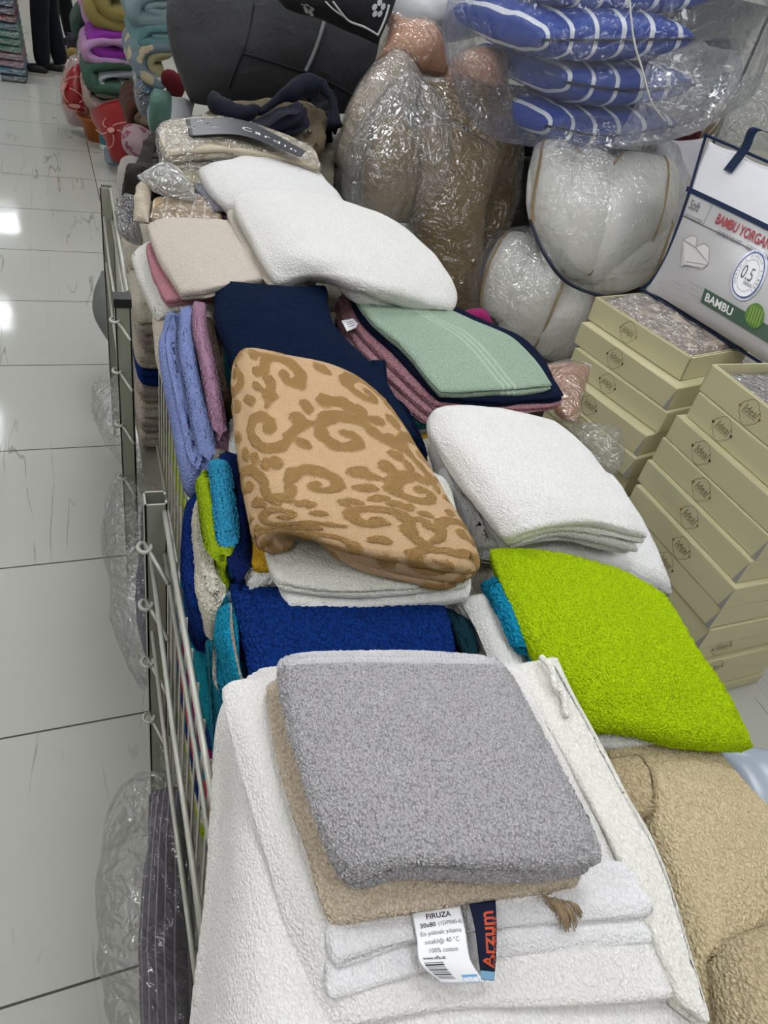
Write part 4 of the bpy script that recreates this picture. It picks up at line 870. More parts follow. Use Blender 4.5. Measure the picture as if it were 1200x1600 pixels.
slab('bag_body', DC, .22, bagm, dv, res=.006, rough=.0, rfreq=10, corner=.02, pattern=lambda u, v, W, L: (v/L > VS).astype(float), round_=1.2)
pipe = cloth('#142847', .6, .0006)
def pline(uvs, r, nm='piping', eps=.004):
    P = np.array(uvs, float); P = wts(np.linspace(0, 1, 40), len(P))@P; W = patch(DC, P[:, 0], P[:, 1])+pnorm(DC, P[:, 0], P[:, 1])*eps; Geo().tube(W, r, 7).obj(nm, pipe, dv, smooth=True)
pline([(.012, .0), (.03, .2), (.035, .42), (.045, .7), (.02, .9), (.01, .99)], .0045, eps=-.004)
pline([(.01, .015), (.3, .012), (.7, .012), (.99, .015)], .0045, eps=.0)
pline([(.01, .985), (.3, .992), (.7, .992), (.99, .985)], .0045, eps=-.004)
def pstrip(u0, v0, u1, v1, w, mat, nm, eps=.003, n=30, parent=None):
    t = np.linspace(0, 1, n); V, Fs = strip_geo(np.stack([(u0+(u1-u0)*t)*DW, (v0+(v1-v0)*t)*DL], 1), w); Geo().add(onpatch(V[:, :2], DC, eps), Fs).obj(nm, mat, parent or dv)
pstrip(.02, VS, .98, VS, .013, pipe, 'seam_tape', .004)
# handle
hu, hv = p2uv(DC, 1138, 270); hs = patch(DC, np.array([hu]), np.array([hv]))[0]; hw_ = np.array([0, 0, 1.])
tu, tv = p2uv(DC, 1172, 222); h2 = patch(DC, np.array([tu]), np.array([tv]))[0]; h3 = h2+(h2-hs)*.55+outn*.01+np.array([0, 0, .01]); h4 = h3+(BR-BL)*.12+np.array([0, 0, .005]); h5 = h4+(BR-BL)*.3
HP = wts(np.linspace(0, 1, 40), 5)@np.array([hs+outn*.008, h2+outn*.014, h3+outn*.02, h4+outn*.01, h5+outn*.01]); ax = _n(BR-BL)*.015
g = Geo(); n = len(HP); V = np.concatenate([HP-ax, HP+ax, HP+ax+outn*.003, HP-ax+outn*.003]); Fs = []
for i in range(n-1):
    for a_, b_ in ((0, 1), (1, 2), (2, 3), (3, 0)): Fs.append((a_*n+i, b_*n+i, b_*n+i+1, a_*n+i+1))
Fs += [(0, n, 2*n, 3*n), (n-1, 4*n-1, 3*n-1, 2*n-1)]; tag(g.add(V, Fs).obj('handle', pipe, dv, smooth=True), 'navy webbing handle')
# printing on the film
def ptext(s, px, py, h, mat, nm='printing', bold=0, shear=0, sx=1, par=None, align='CENTER'):
    u, v = p2uv(DC, px, py); V, Fs = text_geo(s, 1, align, bold, shear); P = onpatch(np.stack([u*DW+V[:, 0]*h*sx, v*DL-V[:, 1]*h], 1), DC, .0035); return P, Fs
ink2 = plain('bag_print_grey', '#4f5054', .5); redp = plain('bag_print_red', '#9b1f2c', .5); pale = plain('bag_print_pale', '#8d8c8e', .5); greenp = plain('bag_print_green', '#3f5a47', .5); whitep = plain('bag_print_white', '#e8e8e8', .5); bluep = plain('bag_print_blue', '#3c4f86', .4); greenl = plain('bag_print_leaf', '#4f7a26', .5)
u0, v0 = p2uv(DC, 1066, 318); u1, v1 = p2uv(DC, 1098, 350); u2, v2 = p2uv(DC, 1112, 322)
g = Geo(); g.add(*ptext('Soft', 1086, 323, .030, None, shear=.25, sx=.95)); g.obj('printing', ink2, dv)
g = Geo(); g.add(*ptext('FINE COLLECTION', 1083, 343, .0095, None)); g.add(*ptext('BAMBOO DUVET  •  ОДЕЯЛО БАМБУК', 1122, 363, .0125, None, align='LEFT')); g.obj('printing', ink2, dv)
g = Geo(); g.add(*ptext('BAMBU YORGAN', 1120, 343, .030, None, bold=.02, sx=.9, align='LEFT')); g.obj('red_lettering', redp, dv)
u, v = p2uv(DC, 1099, 354); uL, vL = p2uv(DC, 1062, 346)
pstrip(.05, v, .99, v, .0016, ink2, 'print_line'); pstrip(u-.005, VS+.01, u-.005, v, .0016, ink2, 'print_line')
# duvet picture, flat print
du_, dv_ = p2uv(DC, 1085, 395)
def shape2(pts, mat, nm, eps=.0032, w=None, du=du_, dvv=dv_, par=None):
    P = np.array(pts, float)*np.array([.00125, .00085]); P = np.stack([du*DW+P[:, 0], dvv*DL-P[:, 1]], 1)
    if w: V, Fs = strip_geo(P, w); return Geo().add(onpatch(V[:, :2], DC, eps), Fs).obj(nm, mat, par or dv)
    return Geo().add(onpatch(P, DC, eps), [tuple(range(len(P)))[::-1]]).obj(nm, mat, par or dv)
brn = plain('bag_print_brown', '#8d7f78', .5); lt = plain('bag_print_light', '#cfccca', .5)
shape2([(-52, 12), (-30, 30), (-10, 30), (0, 12), (20, 26), (42, 22), (60, -8), (50, -28), (-10, -40), (-20, -52), (-40, -10)], lt, 'duvet_picture')
pk = Geo()
for ln in ([(-52, 12), (-30, 30), (-10, 30), (0, 10), (20, 26), (42, 22), (60, -8)], [(-52, 12), (0, 10), (60, -8), (52, -24), (-12, -40), (-20, -52), (-52, 12)], [(-12, -30), (55, -14)], [(-12, -40), (-40, 0)], [(-18, -46), (-46, 4)]):
    P = np.array(ln, float)*np.array([.00125, .00085]); t = np.linspace(0, 1, 24); P = np.stack([np.interp(t, np.linspace(0, 1, len(P)), P[:, k]) for k in (0, 1)], 1); V, Fs = strip_geo(np.stack([du_*DW+P[:, 0], dv_*DL-P[:, 1]], 1), .0013); pk.add(onpatch(V[:, :2], DC, .0038), Fs)
pk.obj('picture_lines', brn, dv)
# round medallion
mu, mv = p2uv(DC, 1169, 432)
def disc(r, eps, mat, nm, du, dvv, r0=0):
    a = np.linspace(0, 2*PI, 41)[:-1]; P = np.stack([du*DW+r*np.cos(a), dvv*DL+r*np.sin(a)], 1)
    if r0: Q = np.stack([du*DW+r0*np.cos(a), dvv*DL+r0*np.sin(a)], 1); V = np.concatenate([P, Q]); Fs = [(i, (i+1) % 40, 40+(i+1) % 40, 40+i)[::-1] for i in range(40)]
    else: V = P; Fs = [tuple(range(40))[::-1]]
    return Geo().add(onpatch(V, DC, eps), Fs).obj(nm, mat, dv)
silver = plain('bag_print_silver', '#aeb2bd', .3, .3)
disc(.050, .0034, silver, 'medallion', mu, mv); disc(.0425, .0040, whitep, 'medallion_face', mu, mv); disc(.044, .0046, bluep, 'medallion_ring', mu, mv, .041); disc(.030, .0046, bluep, 'medallion_ring', mu, mv, .0292)
g = Geo(); g.add(*ptext('0.5', 1169, 429, .034, None)); g.add(*ptext('DENIER', 1168, 444, .0085, None))
for k, ch in enumerate("WORLD'S FINEST FIBERS"):
    a = math.radians(215-k*12.4); V, Fs = text_geo(ch, 1) if ch != ' ' else (np.zeros((0, 3)), []); c_, s_ = math.cos(a-PI/2), math.sin(a-PI/2); X = (V[:, 0]*c_-V[:, 1]*s_)*.008+.0355*math.cos(a); Y = (V[:, 0]*s_+V[:, 1]*c_)*.008+.0355*math.sin(a)
    if len(V): g.add(onpatch(np.stack([mu*DW+X, mv*DL-Y], 1), DC, .0048), Fs)
P_ = g.obj('medallion_lettering', ink2, dv)
bu = p2uv(DC, 1097, 466)[0]; bv = p2uv(DC, 1123, 477)[1]; pstrip(bu, bv, .995, bv, .042, greenp, 'green_band', .0034)
g = Geo(); g.add(*ptext('BAMBU', 1123, 476, .032, None, bold=.025)); P2 = g.obj('white_lettering', whitep, dv); P2.location = Vector(P2.location)+Vector(outn)*.0012
cu_, cv_ = p2uv(DC, 1180, 496); disc(.030, .0052, greenl, 'bamboo_picture', cu_, cv_)
g = Geo()
for k in range(5): V, Fs = strip_geo([((cu_*DW-.018+.009*k), cv_*DL-.02), ((cu_*DW-.018+.009*k+.002), cv_*DL+.02)], .002); g.add(onpatch(V[:, :2], DC, .0058), Fs)
g.obj('bamboo_picture', plain('bag_print_stalk', '#a7b75a', .5), dv)
g = Geo(); rg = np.random.default_rng(4)
for k in range(11):
    uu0, vv0 = p2uv(DC, 1030+(k % 3)*24, 440+(k//3)*9); V, Fs = strip_geo([(uu0*DW, vv0*DL), (uu0*DW+rg.uniform(.03, .06), vv0*DL)], .0012); g.add(onpatch(V[:, :2], DC, .0032), Fs)
g.obj('small_print', pale, dv)

# ================================================================ bagged bedding behind
clear = film('clear_film', milk=.02, gloss=.10, wr=.012, scale=11); milky = film('milky_film', milk=.07, gloss=.05, wr=.012, scale=7, rough=.2, milkc='#cfd6e6'); crink = film('crinkled_film', gloss=.22, wr=.014, scale=16)
def bagged(name, C, T, mat, label, cat, seed=1, grow=1.04, fm_=None, inner='cushion_body', pinch=.05, power=.5, tx=1.0, rough=.006, wr=0.0, res=.01, group=None, wrapwr=.014, wrapout=.022):
    c = C.reshape(-1, 3).mean(0); t = thing(name, tuple(c-np.array([0, 0, .0])), label, cat, group)
    cushion(inner, C, T, mat, t, rough=rough, pinch=pinch, power=power, seed=seed, wr=wr, res=res)
    cushion('plastic_wrap', expand(C, grow), T+wrapout, fm_ or clear, t, rough=rough, pinch=pinch, power=power*.9, seed=seed, wr=wr, res=res, ragged=.05)
    return t
brn_ = cloth('#74603f', .45, wr=.006, spec=.4); pch = cloth('#b98c6e', .5, wr=.006, spec=.4); tpe = cloth('#978b7b', .35, wr=.008, spec=.5)
bagged('cushion', AY([(648, 128, 2.75), (735, 130, 2.75), (825, 150, 2.7)], [(640, 260, 2.65), (730, 270, 2.6), (800, 290, 2.6)], [(640, 400, 2.55), (710, 440, 2.5), (765, 470, 2.45)]), .16, brn_, 'large brown cushion in clear plastic, upright behind the others', 'cushion', 2, wr=.022, pinch=.01, power=.32)
bagged('cushion', AY([(640, 205, 2.5), (690, 195, 2.5), (778, 232, 2.45)], [(640, 310, 2.42), (690, 330, 2.38), (752, 350, 2.38)], [(650, 440, 2.35), (690, 470, 2.3), (742, 500, 2.3)]), .15, brn_, 'brown cushion with a pointed plastic corner, in the middle of the brown ones', 'cushion', 4, wr=.012, pinch=.0, power=.36)
bagged('cushion', AY([(582, 188, 2.5), (618, 180, 2.5), (655, 205, 2.5)], [(566, 260, 2.45), (606, 262, 2.42), (652, 275, 2.42)], [(560, 330, 2.4), (600, 345, 2.38), (645, 350, 2.38)]), .14, brn_, 'narrow brown cushion rounded at the top, leftmost of the brown ones', 'cushion', 6, pinch=-.25, power=.45)
tag(cushion('plastic_bag', AY([(600, 150, 2.52), (640, 120, 2.55), (700, 150, 2.5)], [(545, 230, 2.42), (600, 250, 2.36), (700, 250, 2.38)], [(528, 310, 2.38), (580, 350, 2.32), (650, 370, 2.32)]), .20, film('hazy_film', milk=.06, gloss=.08, wr=.012, scale=8, rough=.12), pinch=-.2, rough=.012, wr=.02, wfreq=5, seed=9), 'loose hazy plastic bag hanging around the left brown cushions', 'plastic bag')
bagged('rolled_bedding', AY([(585, 95, 2.8), (625, 90, 2.8), (672, 118, 2.75)], [(548, 170, 2.72), (585, 180, 2.68), (625, 190, 2.7)], [(515, 255, 2.65), (545, 280, 2.6), (580, 290, 2.6)]), .20, tpe, 'silvery taupe bedding bundle in clear plastic leaning beside the dark duvet', 'bedding bundle', 11, wr=.022, pinch=-.2)
bagged('cushion', AY([(612, 18, 2.95), (650, 55, 2.95), (676, 32, 2.95)], [(600, 60, 2.9), (650, 75, 2.86), (692, 70, 2.9)], [(588, 92, 2.85), (640, 112, 2.8), (702, 122, 2.82)]), .15, pch, 'peach cushion with two pointed corners, left of the two peach ones', 'cushion', 13, pinch=.10, wr=.008)
bagged('cushion', AY([(700, 100, 2.86), (745, 92, 2.85), (790, 68, 2.85)], [(695, 118, 2.82), (745, 115, 2.78), (792, 105, 2.8)], [(690, 135, 2.78), (745, 150, 2.72), (795, 150, 2.72)]), .14, pch, 'peach cushion with one raised corner, right of the two peach ones', 'cushion', 15, pinch=.05, wr=.006)
# white wrapped bulk behind
tag(cushion('wrapped_roll', AY([(590, -60, 3.5), (700, -60, 3.5), (900, -60, 3.5)], [(600, 20, 3.4), (700, 20, 3.35), (850, 0, 3.35)], [(620, 75, 3.35), (700, 62, 3.3), (830, 30, 3.3)]), .35, plain('white_sheeting', '#c9cbcd', .35, bump=.01, bscale=6), rough=.012, pinch=-.1, seed=17), 'big roll in matt white plastic behind the peach cushions', 'wrapped roll')
# white quilted duvets with tan piping
qw = cloth('#d9d7cf', .45, wr=.010, spec=.4); tanp = cloth('#a3865a', .7)
def lobes(label, seed, folds, wrapC, wT):
    t = thing('quilted_duvet', tuple(wrapC.reshape(-1, 3).mean(0)), label, 'duvet')
    for k, (C, T) in enumerate(folds):
        cushion('quilt_fold', C, T, qw, t, pinch=-.10, rough=.006, wr=.012, wfreq=7, power=.42, seed=seed+k, res=.009)
        for side in ((0, 1) if k % 2 == 0 else (1,)):
            v = np.linspace(.04, .97, 30); u = np.full(30, .30 if side == 0 else .74)+.03*np.sin(v*5+k); th = (np.clip(1-(2*u-1)**2, 0, 1)*np.clip(1-(2*v-1)**2, 0, 1))**.42*T/2
            Geo().tube(patch(C, u, v)+pnorm(C, u, v)*(th+.012)[:, None], .0045, 6).obj('piping', tanp, t, smooth=True)
    cushion('plastic_wrap', wrapC, wT, film('soft_film', milk=.045, gloss=.09, wr=.012, scale=9, rough=.1), t, pinch=-.12, rough=.012, wr=.02, power=.4, seed=seed+9, ragged=.04)
    return t
Q1 = AY([(832, 215, 2.50), (920, 205, 2.45), (1062, 235, 2.5)], [(826, 310, 2.32), (930, 315, 2.22), (1062, 320, 2.3)], [(845, 415, 2.18), (920, 440, 2.12), (1045, 425, 2.2)])
lobes('white quilted duvet with tan piping in a clear bag, upper one above the cord', 21, [
    (AY([(835, 228, 2.5), (868, 222, 2.46), (905, 235, 2.48)], [(830, 310, 2.36), (858, 318, 2.30), (890, 320, 2.34)], [(850, 398, 2.22), (868, 410, 2.18), (890, 425, 2.2)]), .15),
    (AY([(885, 232, 2.48), (925, 235, 2.44), (965, 250, 2.46)], [(872, 320, 2.34), (905, 330, 2.27), (945, 335, 2.32)], [(872, 412, 2.2), (890, 430, 2.15), (920, 445, 2.18)]), .17),
    (AY([(940, 248, 2.48), (990, 245, 2.44), (1048, 250, 2.48)], [(918, 330, 2.36), (965, 340, 2.27), (1045, 325, 2.36)], [(890, 425, 2.2), (925, 448, 2.15), (985, 430, 2.24)]), .20),
    (AY([(985, 375, 2.36), (1020, 350, 2.34), (1048, 345, 2.4)], [(935, 415, 2.24), (980, 400, 2.2), (1035, 390, 2.3)], [(905, 450, 2.16), (955, 460, 2.12), (1010, 445, 2.2)]), .16)], Q1, .28)
Q2 = AY([(790, 365, 2.42), (840, 375, 2.32), (935, 460, 2.22)], [(752, 445, 2.35), (815, 455, 2.15), (915, 500, 2.15)], [(768, 530, 2.25), (820, 555, 2.12), (898, 575, 2.1)])
lobes('white quilted duvet with tan piping, lower one leaning on the cream boxes', 23, [
    (AY([(795, 372, 2.42), (820, 368, 2.36), (845, 380, 2.34)], [(768, 415, 2.36), (795, 425, 2.28), (830, 430, 2.28)], [(757, 480, 2.3), (775, 500, 2.22), (800, 520, 2.22)]), .14),
    (AY([(838, 375, 2.36), (862, 395, 2.28), (880, 415, 2.28)], [(805, 440, 2.3), (835, 455, 2.2), (862, 465, 2.2)], [(778, 515, 2.24), (808, 535, 2.16), (840, 550, 2.16)]), .15),
    (AY([(878, 418, 2.3), (905, 440, 2.24), (930, 458, 2.24)], [(850, 480, 2.24), (878, 495, 2.14), (908, 500, 2.16)], [(830, 545, 2.18), (858, 562, 2.1), (890, 568, 2.12)]), .15)], Q2, .24)
tag(tube('cord', [aty(828, 345, 2.24), aty(850, 395, 2.02), aty(885, 440, 1.98), aty(940, 462, 1.97), aty(1000, 468, 2.0)], .006, plain('navy_cord', '#1a2338', .6)), 'dark navy cord tied between the two white quilted duvets', 'cord')
tag(cushion('folded_duvet', AY([(1030, 215, 2.75), (1100, 215, 2.75)], [(1020, 330, 2.6), (1080, 330, 2.6)], [(1000, 600, 2.6), (1060, 600, 2.6)]), .14, cloth('#c9c7cc', .5, wr=.01), rough=.01, wr=.02, seed=25), 'pale white duvet in film squeezed between quilted duvets and printed bag', 'duvet')
# blue striped pillows in the milky bag
bs = cloth('#1d4199', .5, wr=.003, color2='#dfe3ea', pat='stripe', pscale=.10, spec=.3); edgec = cloth('#131c3a', .7)
def bpil(C, T, label, seed):
    t = thing('pillow', tuple(C.reshape(-1, 3).mean(0)), label, 'pillow', 'blue striped pillows in the big bag'); cushion('pillow_body', C, T, bs, t, rough=.006, pinch=.02, power=.30, seed=seed, res=.008)
    P = wts(np.linspace(0, 1, 30), C.shape[1])@C[-1]; Geo().tube(P+np.array([0, -.004, 0]), .0045, 6).obj('seam_piping', edgec, t, smooth=True)
def AYr(near, dx=-.05, dy=.6, dz=-.02):
    n_ = np.array([aty(*p) for p in near]); return np.array([n_+np.array([dx, dy, dz]), n_+np.array([dx*.5, dy*.5, dz*.8]), n_])
bpil(AYr([(865, -22, 2.45), (980, -16, 2.42), (1120, -8, 2.45)]), .18, 'blue pillow with white stripes, topmost at the photo edge', 31)
bpil(AYr([(846, 62, 2.40), (960, 62, 2.36), (1085, 60, 2.40)]), .175, 'blue pillow with white stripes, brightest one, second from the top', 32)
bpil(AYr([(880, 128, 2.42), (980, 140, 2.40), (1085, 132, 2.42)]), .165, 'blue pillow with white stripes, third from the top', 33)
bpil(AYr([(850, 196, 2.42), (950, 212, 2.38), (1060, 195, 2.42)]), .15, 'blue pillow with white stripes, lowest one in the hazy bag bottom', 34)
tag(cushion('plastic_bag', AY([(740, -90, 3.0), (900, -110, 2.7), (1040, -110, 2.6), (1125, -90, 2.7)], [(722, 90, 2.75), (860, 60, 2.5), (1010, 50, 2.45), (1140, 90, 2.65)], [(800, 200, 2.6), (890, 225, 2.42), (1000, 225, 2.4), (1105, 175, 2.6)]), .62, milky, pinch=-.18, rough=.022, wr=.05, wfreq=4, power=.5, seed=35, res=.010), 'very large milky plastic bag full of blue striped pillows', 'plastic bag')
tag(cushion('plastic_bag_flap', AY([(1010, 95, 2.28), (1080, 75, 2.3), (1148, 80, 2.4)], [(1000, 150, 2.22), (1070, 140, 2.2), (1140, 130, 2.35)], [(960, 235, 2.15), (1040, 215, 2.2), (1090, 200, 2.3)]), .06, milky, pinch=-.1, rough=.014, wr=.03, wfreq=7, seed=37), 'gathered open end of the milky bag above the printed duvet bag', 'plastic bag flap')
tag(tube('string', [aty(982, -20, 2.05), aty(990, 60, 2.02), aty(1004, 110, 2.0), aty(1018, 160, 2.0), aty(1040, 190, 2.05)], .0026, plain('string', '#cfd0c8', .6)), 'thin pale string hanging in front of the blue pillows', 'string')
# small bags beside the pink stack
bagged('folded_cloth', A([(850, 570, .84), (885, 568, .84), (922, 572, .83)], [(855, 605, .83), (885, 605, .835), (912, 610, .82)], [(868, 645, .82), (885, 655, .82), (900, 660, .81)]), .05, pch, 'small peach cloth in a clear bag between mint towel and boxes', 'folded cloth', 41, fm_=crink, res=.006, pinch=.02)
tag(cushion('plastic_bag', A([(880, 668, .82), (920, 665, .83), (970, 672, .80)], [(900, 695, .82), (935, 700, .83), (968, 705, .80)], [(920, 725, .82), (945, 735, .81), (962, 740, .79)]), .05, film('hazy_film'), rough=.006, wr=.01, seed=43, res=.006), 'small empty clear bag between the white towel and boxes', 'plastic bag')
tag(cushion('folded_cloth', A([(722, 486, .80), (760, 486, .80)], [(730, 502, .79), (770, 505, .79)]), .05, cloth('#8a1e5a', .8), rough=.004), 'magenta cloth corner peeping out right of the mint towel', 'cloth')
# low platform that carries the bedding behind
g = Geo(); g.aab(1.40, 2.85, 1.95, 3.12, .30, .34)
pf = thing('platform', (2.2, 2.9, 0), 'low board platform under the bagged bedding', 'platform'); g.obj('board', plain('platform_board', '#4b4640', .8), pf)
for x in (1.45, 2.75):
    for y in (2.0, 3.02): Geo().aab(x, x+.05, y, y+.05, 0, .30).obj('leg', plain('platform_leg', '#3c3833', .8), pf)
# added dark bundles, their colour stands in for the shade between the bedding
dk = cloth('#1b1c22', .7, wr=.006)
tag(cushion('clothing_bundle', AY([(800, 240, 2.9), (860, 240, 2.9)], [(740, 440, 2.7), (830, 420, 2.7)]), .3, cloth('#2a251f', .4, wr=.012, spec=.5), rough=.01, wr=.02, seed=51), 'added dark brown shiny bundle filling the shade between brown cushions and white duvets', 'bundle')
tag(cushion('clothing_bundle', np.array([[(1.5, 3.05, 1.0), (1.95, 3.05, 1.05), (2.7, 3.05, 1.0)], [(1.5, 2.95, .33), (1.95, 2.9, .33), (2.7, 2.95, .33)]], float), .22, dk, rough=.02, seed=52), 'added black cloth bundle filling the shade deep behind the bagged bedding', 'bundle')
# shelving at the upper right
su = thing('shelf_unit', (2.6, 3.4, 0), 'white shelf unit holding dark fabrics at the upper right', 'shelf unit'); wpm = plain('shelf_white', '#dcdad0', .45)
px_ = 2.965
Geo().aab(px_, px_+.55, 3.2, 3.225, .0, 2.4).obj('side_panel', wpm, su, bevel=.002); Geo().aab(px_-.0, px_+.03, 3.2, 3.75, .0, 2.4).obj('side_panel', wpm, su, bevel=.002)
for z in (.35, .98, 1.63): Geo().aab(1.9, px_, 3.22, 3.75, z, z+.025).obj('shelf', wpm, su, bevel=.002)
Geo().aab(1.9, px_, 3.75, 3.77, 0, 2.4).obj('back_panel', plain('shelf_back', '#2b2b30', .8), su); Geo().aab(1.87, 1.9, 3.2, 3.77, 0, 2.4).obj('side_panel', wpm, su, bevel=.002)  # back panel coloured dark to give the shade inside the shelves
bagged('folded_blanket', AY([(1095, 65, 3.5), (1168, 70, 3.5)], [(1090, 115, 3.4), (1150, 120, 3.4)]), .22, cloth('#101c33', .6, wr=.008), 'dark navy blanket in shiny film on the shelf', 'blanket', 53, fm_=crink)
tag(cushion('folded_blanket', AY([(1095, 128, 3.42), (1150, 128, 3.42)], [(1080, 165, 3.3), (1135, 168, 3.3)]), .2, cloth('#0f4250', .8, wr=.01), rough=.012, wr=.02, seed=54), 'teal blanket bunched on the shelf above striped rolls', 'blanket')
tag(cushion('rolled_cloth', AY([(1132, 100, 3.32), (1158, 112, 3.32)], [(1130, 112, 3.3), (1152, 124, 3.3)]), .06, cloth('#cfc9ba', .8), rough=.006, seed=55, pinch=-.3), 'small cream rolled cloth above the teal blanket', 'cloth')
for (a_, b_, c_, d_, col, lb, sd) in (((1105, 168), (1142, 165), (1098, 185), (1132, 190), '#b9a78f', 'beige striped cloth roll beside the white shelf panel', 56), ((1080, 188), (1130, 190), (1080, 208), (1120, 208), '#a8967f', 'beige striped cloth folded under the roll beside the shelf panel', 57)):
    tag(cushion('rolled_cloth', AY([(*a_, 3.05), (*b_, 3.05)], [(*c_, 3.0), (*d_, 3.0)]), .12, cloth(col, .7, color2='#efe9dd', pat='stripe', pscale=.05, wr=.004), rough=.01, seed=sd, pinch=-.2), lb, 'cloth')
tag(cushion('folded_blanket', AY([(1010, 180, 3.1), (1110, 180, 3.1)], [(1000, 240, 2.9), (1090, 225, 2.95)]), .16, cloth('#4a1018', .8, wr=.01), rough=.01, seed=58), 'dark red blanket edge below the milky bag', 'blanket')
tag(cushion('plastic_bag', AY([(1140, 150, 2.75), (1200, 120, 2.8), (1290, 120, 2.85)], [(1125, 190, 2.55), (1190, 180, 2.6), (1280, 190, 2.65)], [(1130, 225, 2.45), (1190, 230, 2.45), (1280, 240, 2.5)]), .14, film('crinkled_white_film', milk=.08, gloss=.16, wr=.016, scale=22), rough=.02, wr=.02, seed=59, pinch=-.1), 'crinkled clear bag lying behind the printed duvet bag', 'plastic bag')

# ================================================================ far end of the bin
rev = lambda a: a
sil = cloth('#b9ad96', .4, wr=.006, spec=.4)
def pack(C, T, mat, label, seed=1, fm_=None, n='3', grow=1.03, res=.006, cat='bedding set', name='bedding_pack'):
    t = thing(name, tuple(C.reshape(-1, 3).mean(0)-np.array([0, 0, T])), label, cat)
    slab('folded_fabric', C, T, mat, t, edges=(n, n, n, n), res=res, rough=.003, jit=.008, seed=seed)
    slab('film_wrap', expand(C, grow)+np.array([0, 0, .006]), T+.012, fm_ or crink, t, res=.005, rough=.006, rfreq=26, seed=seed+2, corner=.03)
    return t
pk1 = pack(A([(250, 186, 1.05), (340, 180, 1.07), (440, 205, 1.06), (490, 230, 1.05)], [(248, 212, 1.04), (340, 205, 1.06), (430, 225, 1.05), (500, 250, 1.04)], [(258, 238, 1.03), (340, 232, 1.04), (420, 240, 1.04), (500, 262, 1.03)]), .055, sil, 'cream bedding in glossy film with a dark printed label, topmost of the far packs', 3)
LCd = A([(290, 186, 1.066), (380, 188, 1.082), (478, 236, 1.066)], [(296, 212, 1.056), (380, 212, 1.072), (470, 246, 1.056)])
cd = sheet('insert_card', LCd, plain('dark_card', '#33343a', .35), pk1, .0008, 24); CW, CL = size(LCd)
g = Geo(); V, Fs = text_geo('Cardin', 1, spacing=1.3); g.add(onpatch(np.stack([.72*CW+V[:, 0]*.05, .55*CL-V[:, 1]*.034], 1), LCd, .0009), Fs); g.obj('lettering', whitep, cd)
pack(A([(250, 240, 1.0), (350, 240, 1.0)], [(255, 262, .99), (360, 262, .99)]), .035, sil, 'cream bedding set in film, second from the top of the far packs', 5)
pack(A([(243, 256, .985), (330, 262, .985)], [(262, 292, .965), (335, 300, .965)]), .045, cloth('#aca181', .5, wr=.004), 'olive cream bedding set in film under the other far packs', 7)
tag(cushion('plastic_bag', A([(214, 275, .99), (262, 268, 1.0), (300, 290, .99)], [(240, 300, .97), (270, 300, .985), (305, 312, .97)]), .04, film('silver_film', milk=.45, gloss=.30, wr=.018, scale=22, milkc='#e8e7e3'), rough=.006, wr=.016, wfreq=14, seed=61, res=.005), 'crumpled silvery plastic bag lying on the striped tan bedding', 'plastic bag')
pack(A([(236, 305, .96), (300, 300, .965), (345, 318, .96)], [(228, 340, .95), (290, 340, .955), (350, 345, .95)]), .05, cloth('#b39a78', .5, color2='#d9cdb9', pat='stripe', pscale=.035, wr=.004), 'tan striped bedding set in film next to the beige towel', 9)
tag(cushion('lace_trim_cloth', A([(212, 292, .96), (238, 285, .965)], [(208, 345, .94), (232, 348, .95)]), .05, cloth('#b8ac9a', .7, wr=.02), rough=.010, rfreq=30, seed=62, res=.005), 'cream ruffled lace cloth at the left of the tan striped bedding', 'cloth')
tag(cushion('plastic_bag', A([(182, 312, .90), (212, 308, .92)], [(190, 350, .88), (214, 350, .90)], [(196, 375, .87), (216, 378, .89)]), .06, film('grey_silver_film', milk=.5, gloss=.30, wr=.02, scale=24, milkc='#85858a'), rough=.008, wr=.014, wfreq=14, seed=63, res=.005), 'grey shiny plastic wrapped item in the far left corner of the bin', 'plastic bag')

# ---- coats and jackets behind the bin
brj = cloth('#5f5341', .8, wr=.010); nvj = cloth('#0c1120', .8, wr=.006); dkb = cloth('#241f19', .8, wr=.008)
def garment(C, T, mat, label, seed, wave=.03, name='jacket', **k): return tag(slab(name, C, T, mat, edges=('f', '2', 'f', '2'), rough=.012, rfreq=14, wave=wave, res=.009, seed=seed, corner=.2, jit=.02, **k), label, 'jacket')
j1 = garment(AY([(282, 185, 2.85), (360, 152, 2.82), (450, 150, 2.82), (510, 150, 2.78)], [(280, 212, 2.72), (370, 190, 2.66), (450, 195, 2.66), (515, 200, 2.66)], [(280, 260, 2.6), (370, 262, 2.55), (450, 262, 2.52), (500, 255, 2.52)]), .10, brj, 'brown jacket with press studs heaped behind the glossy bedding packs', 71)
for p in ((357, 176, 2.70), (482, 222, 2.60)):
    c = aty(*p); o = Geo().tube([c+np.array([0, .004, .03]), c+np.array([0, -.004, .034])], .008, 10).obj('press_stud', plain('brass_stud', '#6f6a5c', .3, .8), None, smooth=True); fixparent(o, j1)
g = [aty(328, 156, 2.72), aty(370, 176, 2.66), aty(410, 172, 2.66), aty(450, 148, 2.68), aty(492, 132, 2.72), aty(515, 155, 2.68), aty(525, 195, 2.64)]
tag(mobj('collar', *tubegeo(wts(np.linspace(0, 1, 60), 7)@np.array(g)+.008*fbm(np.linspace(0, 7, 60)[:, None]*np.ones(3)+np.array([0, 5, 9]), 3)[:, None], .024+.012*np.sin(np.linspace(0, 13, 60)), 14), nvj), 'dark navy fleece collar running across the brown jacket', 'collar')
garment(AY([(375, 192, 2.62), (430, 165, 2.64), (480, 150, 2.66)], [(390, 215, 2.54), (440, 200, 2.54), (480, 190, 2.55)]), .05, nvj, 'dark navy garment fold lying on the brown jacket', 72, .01)
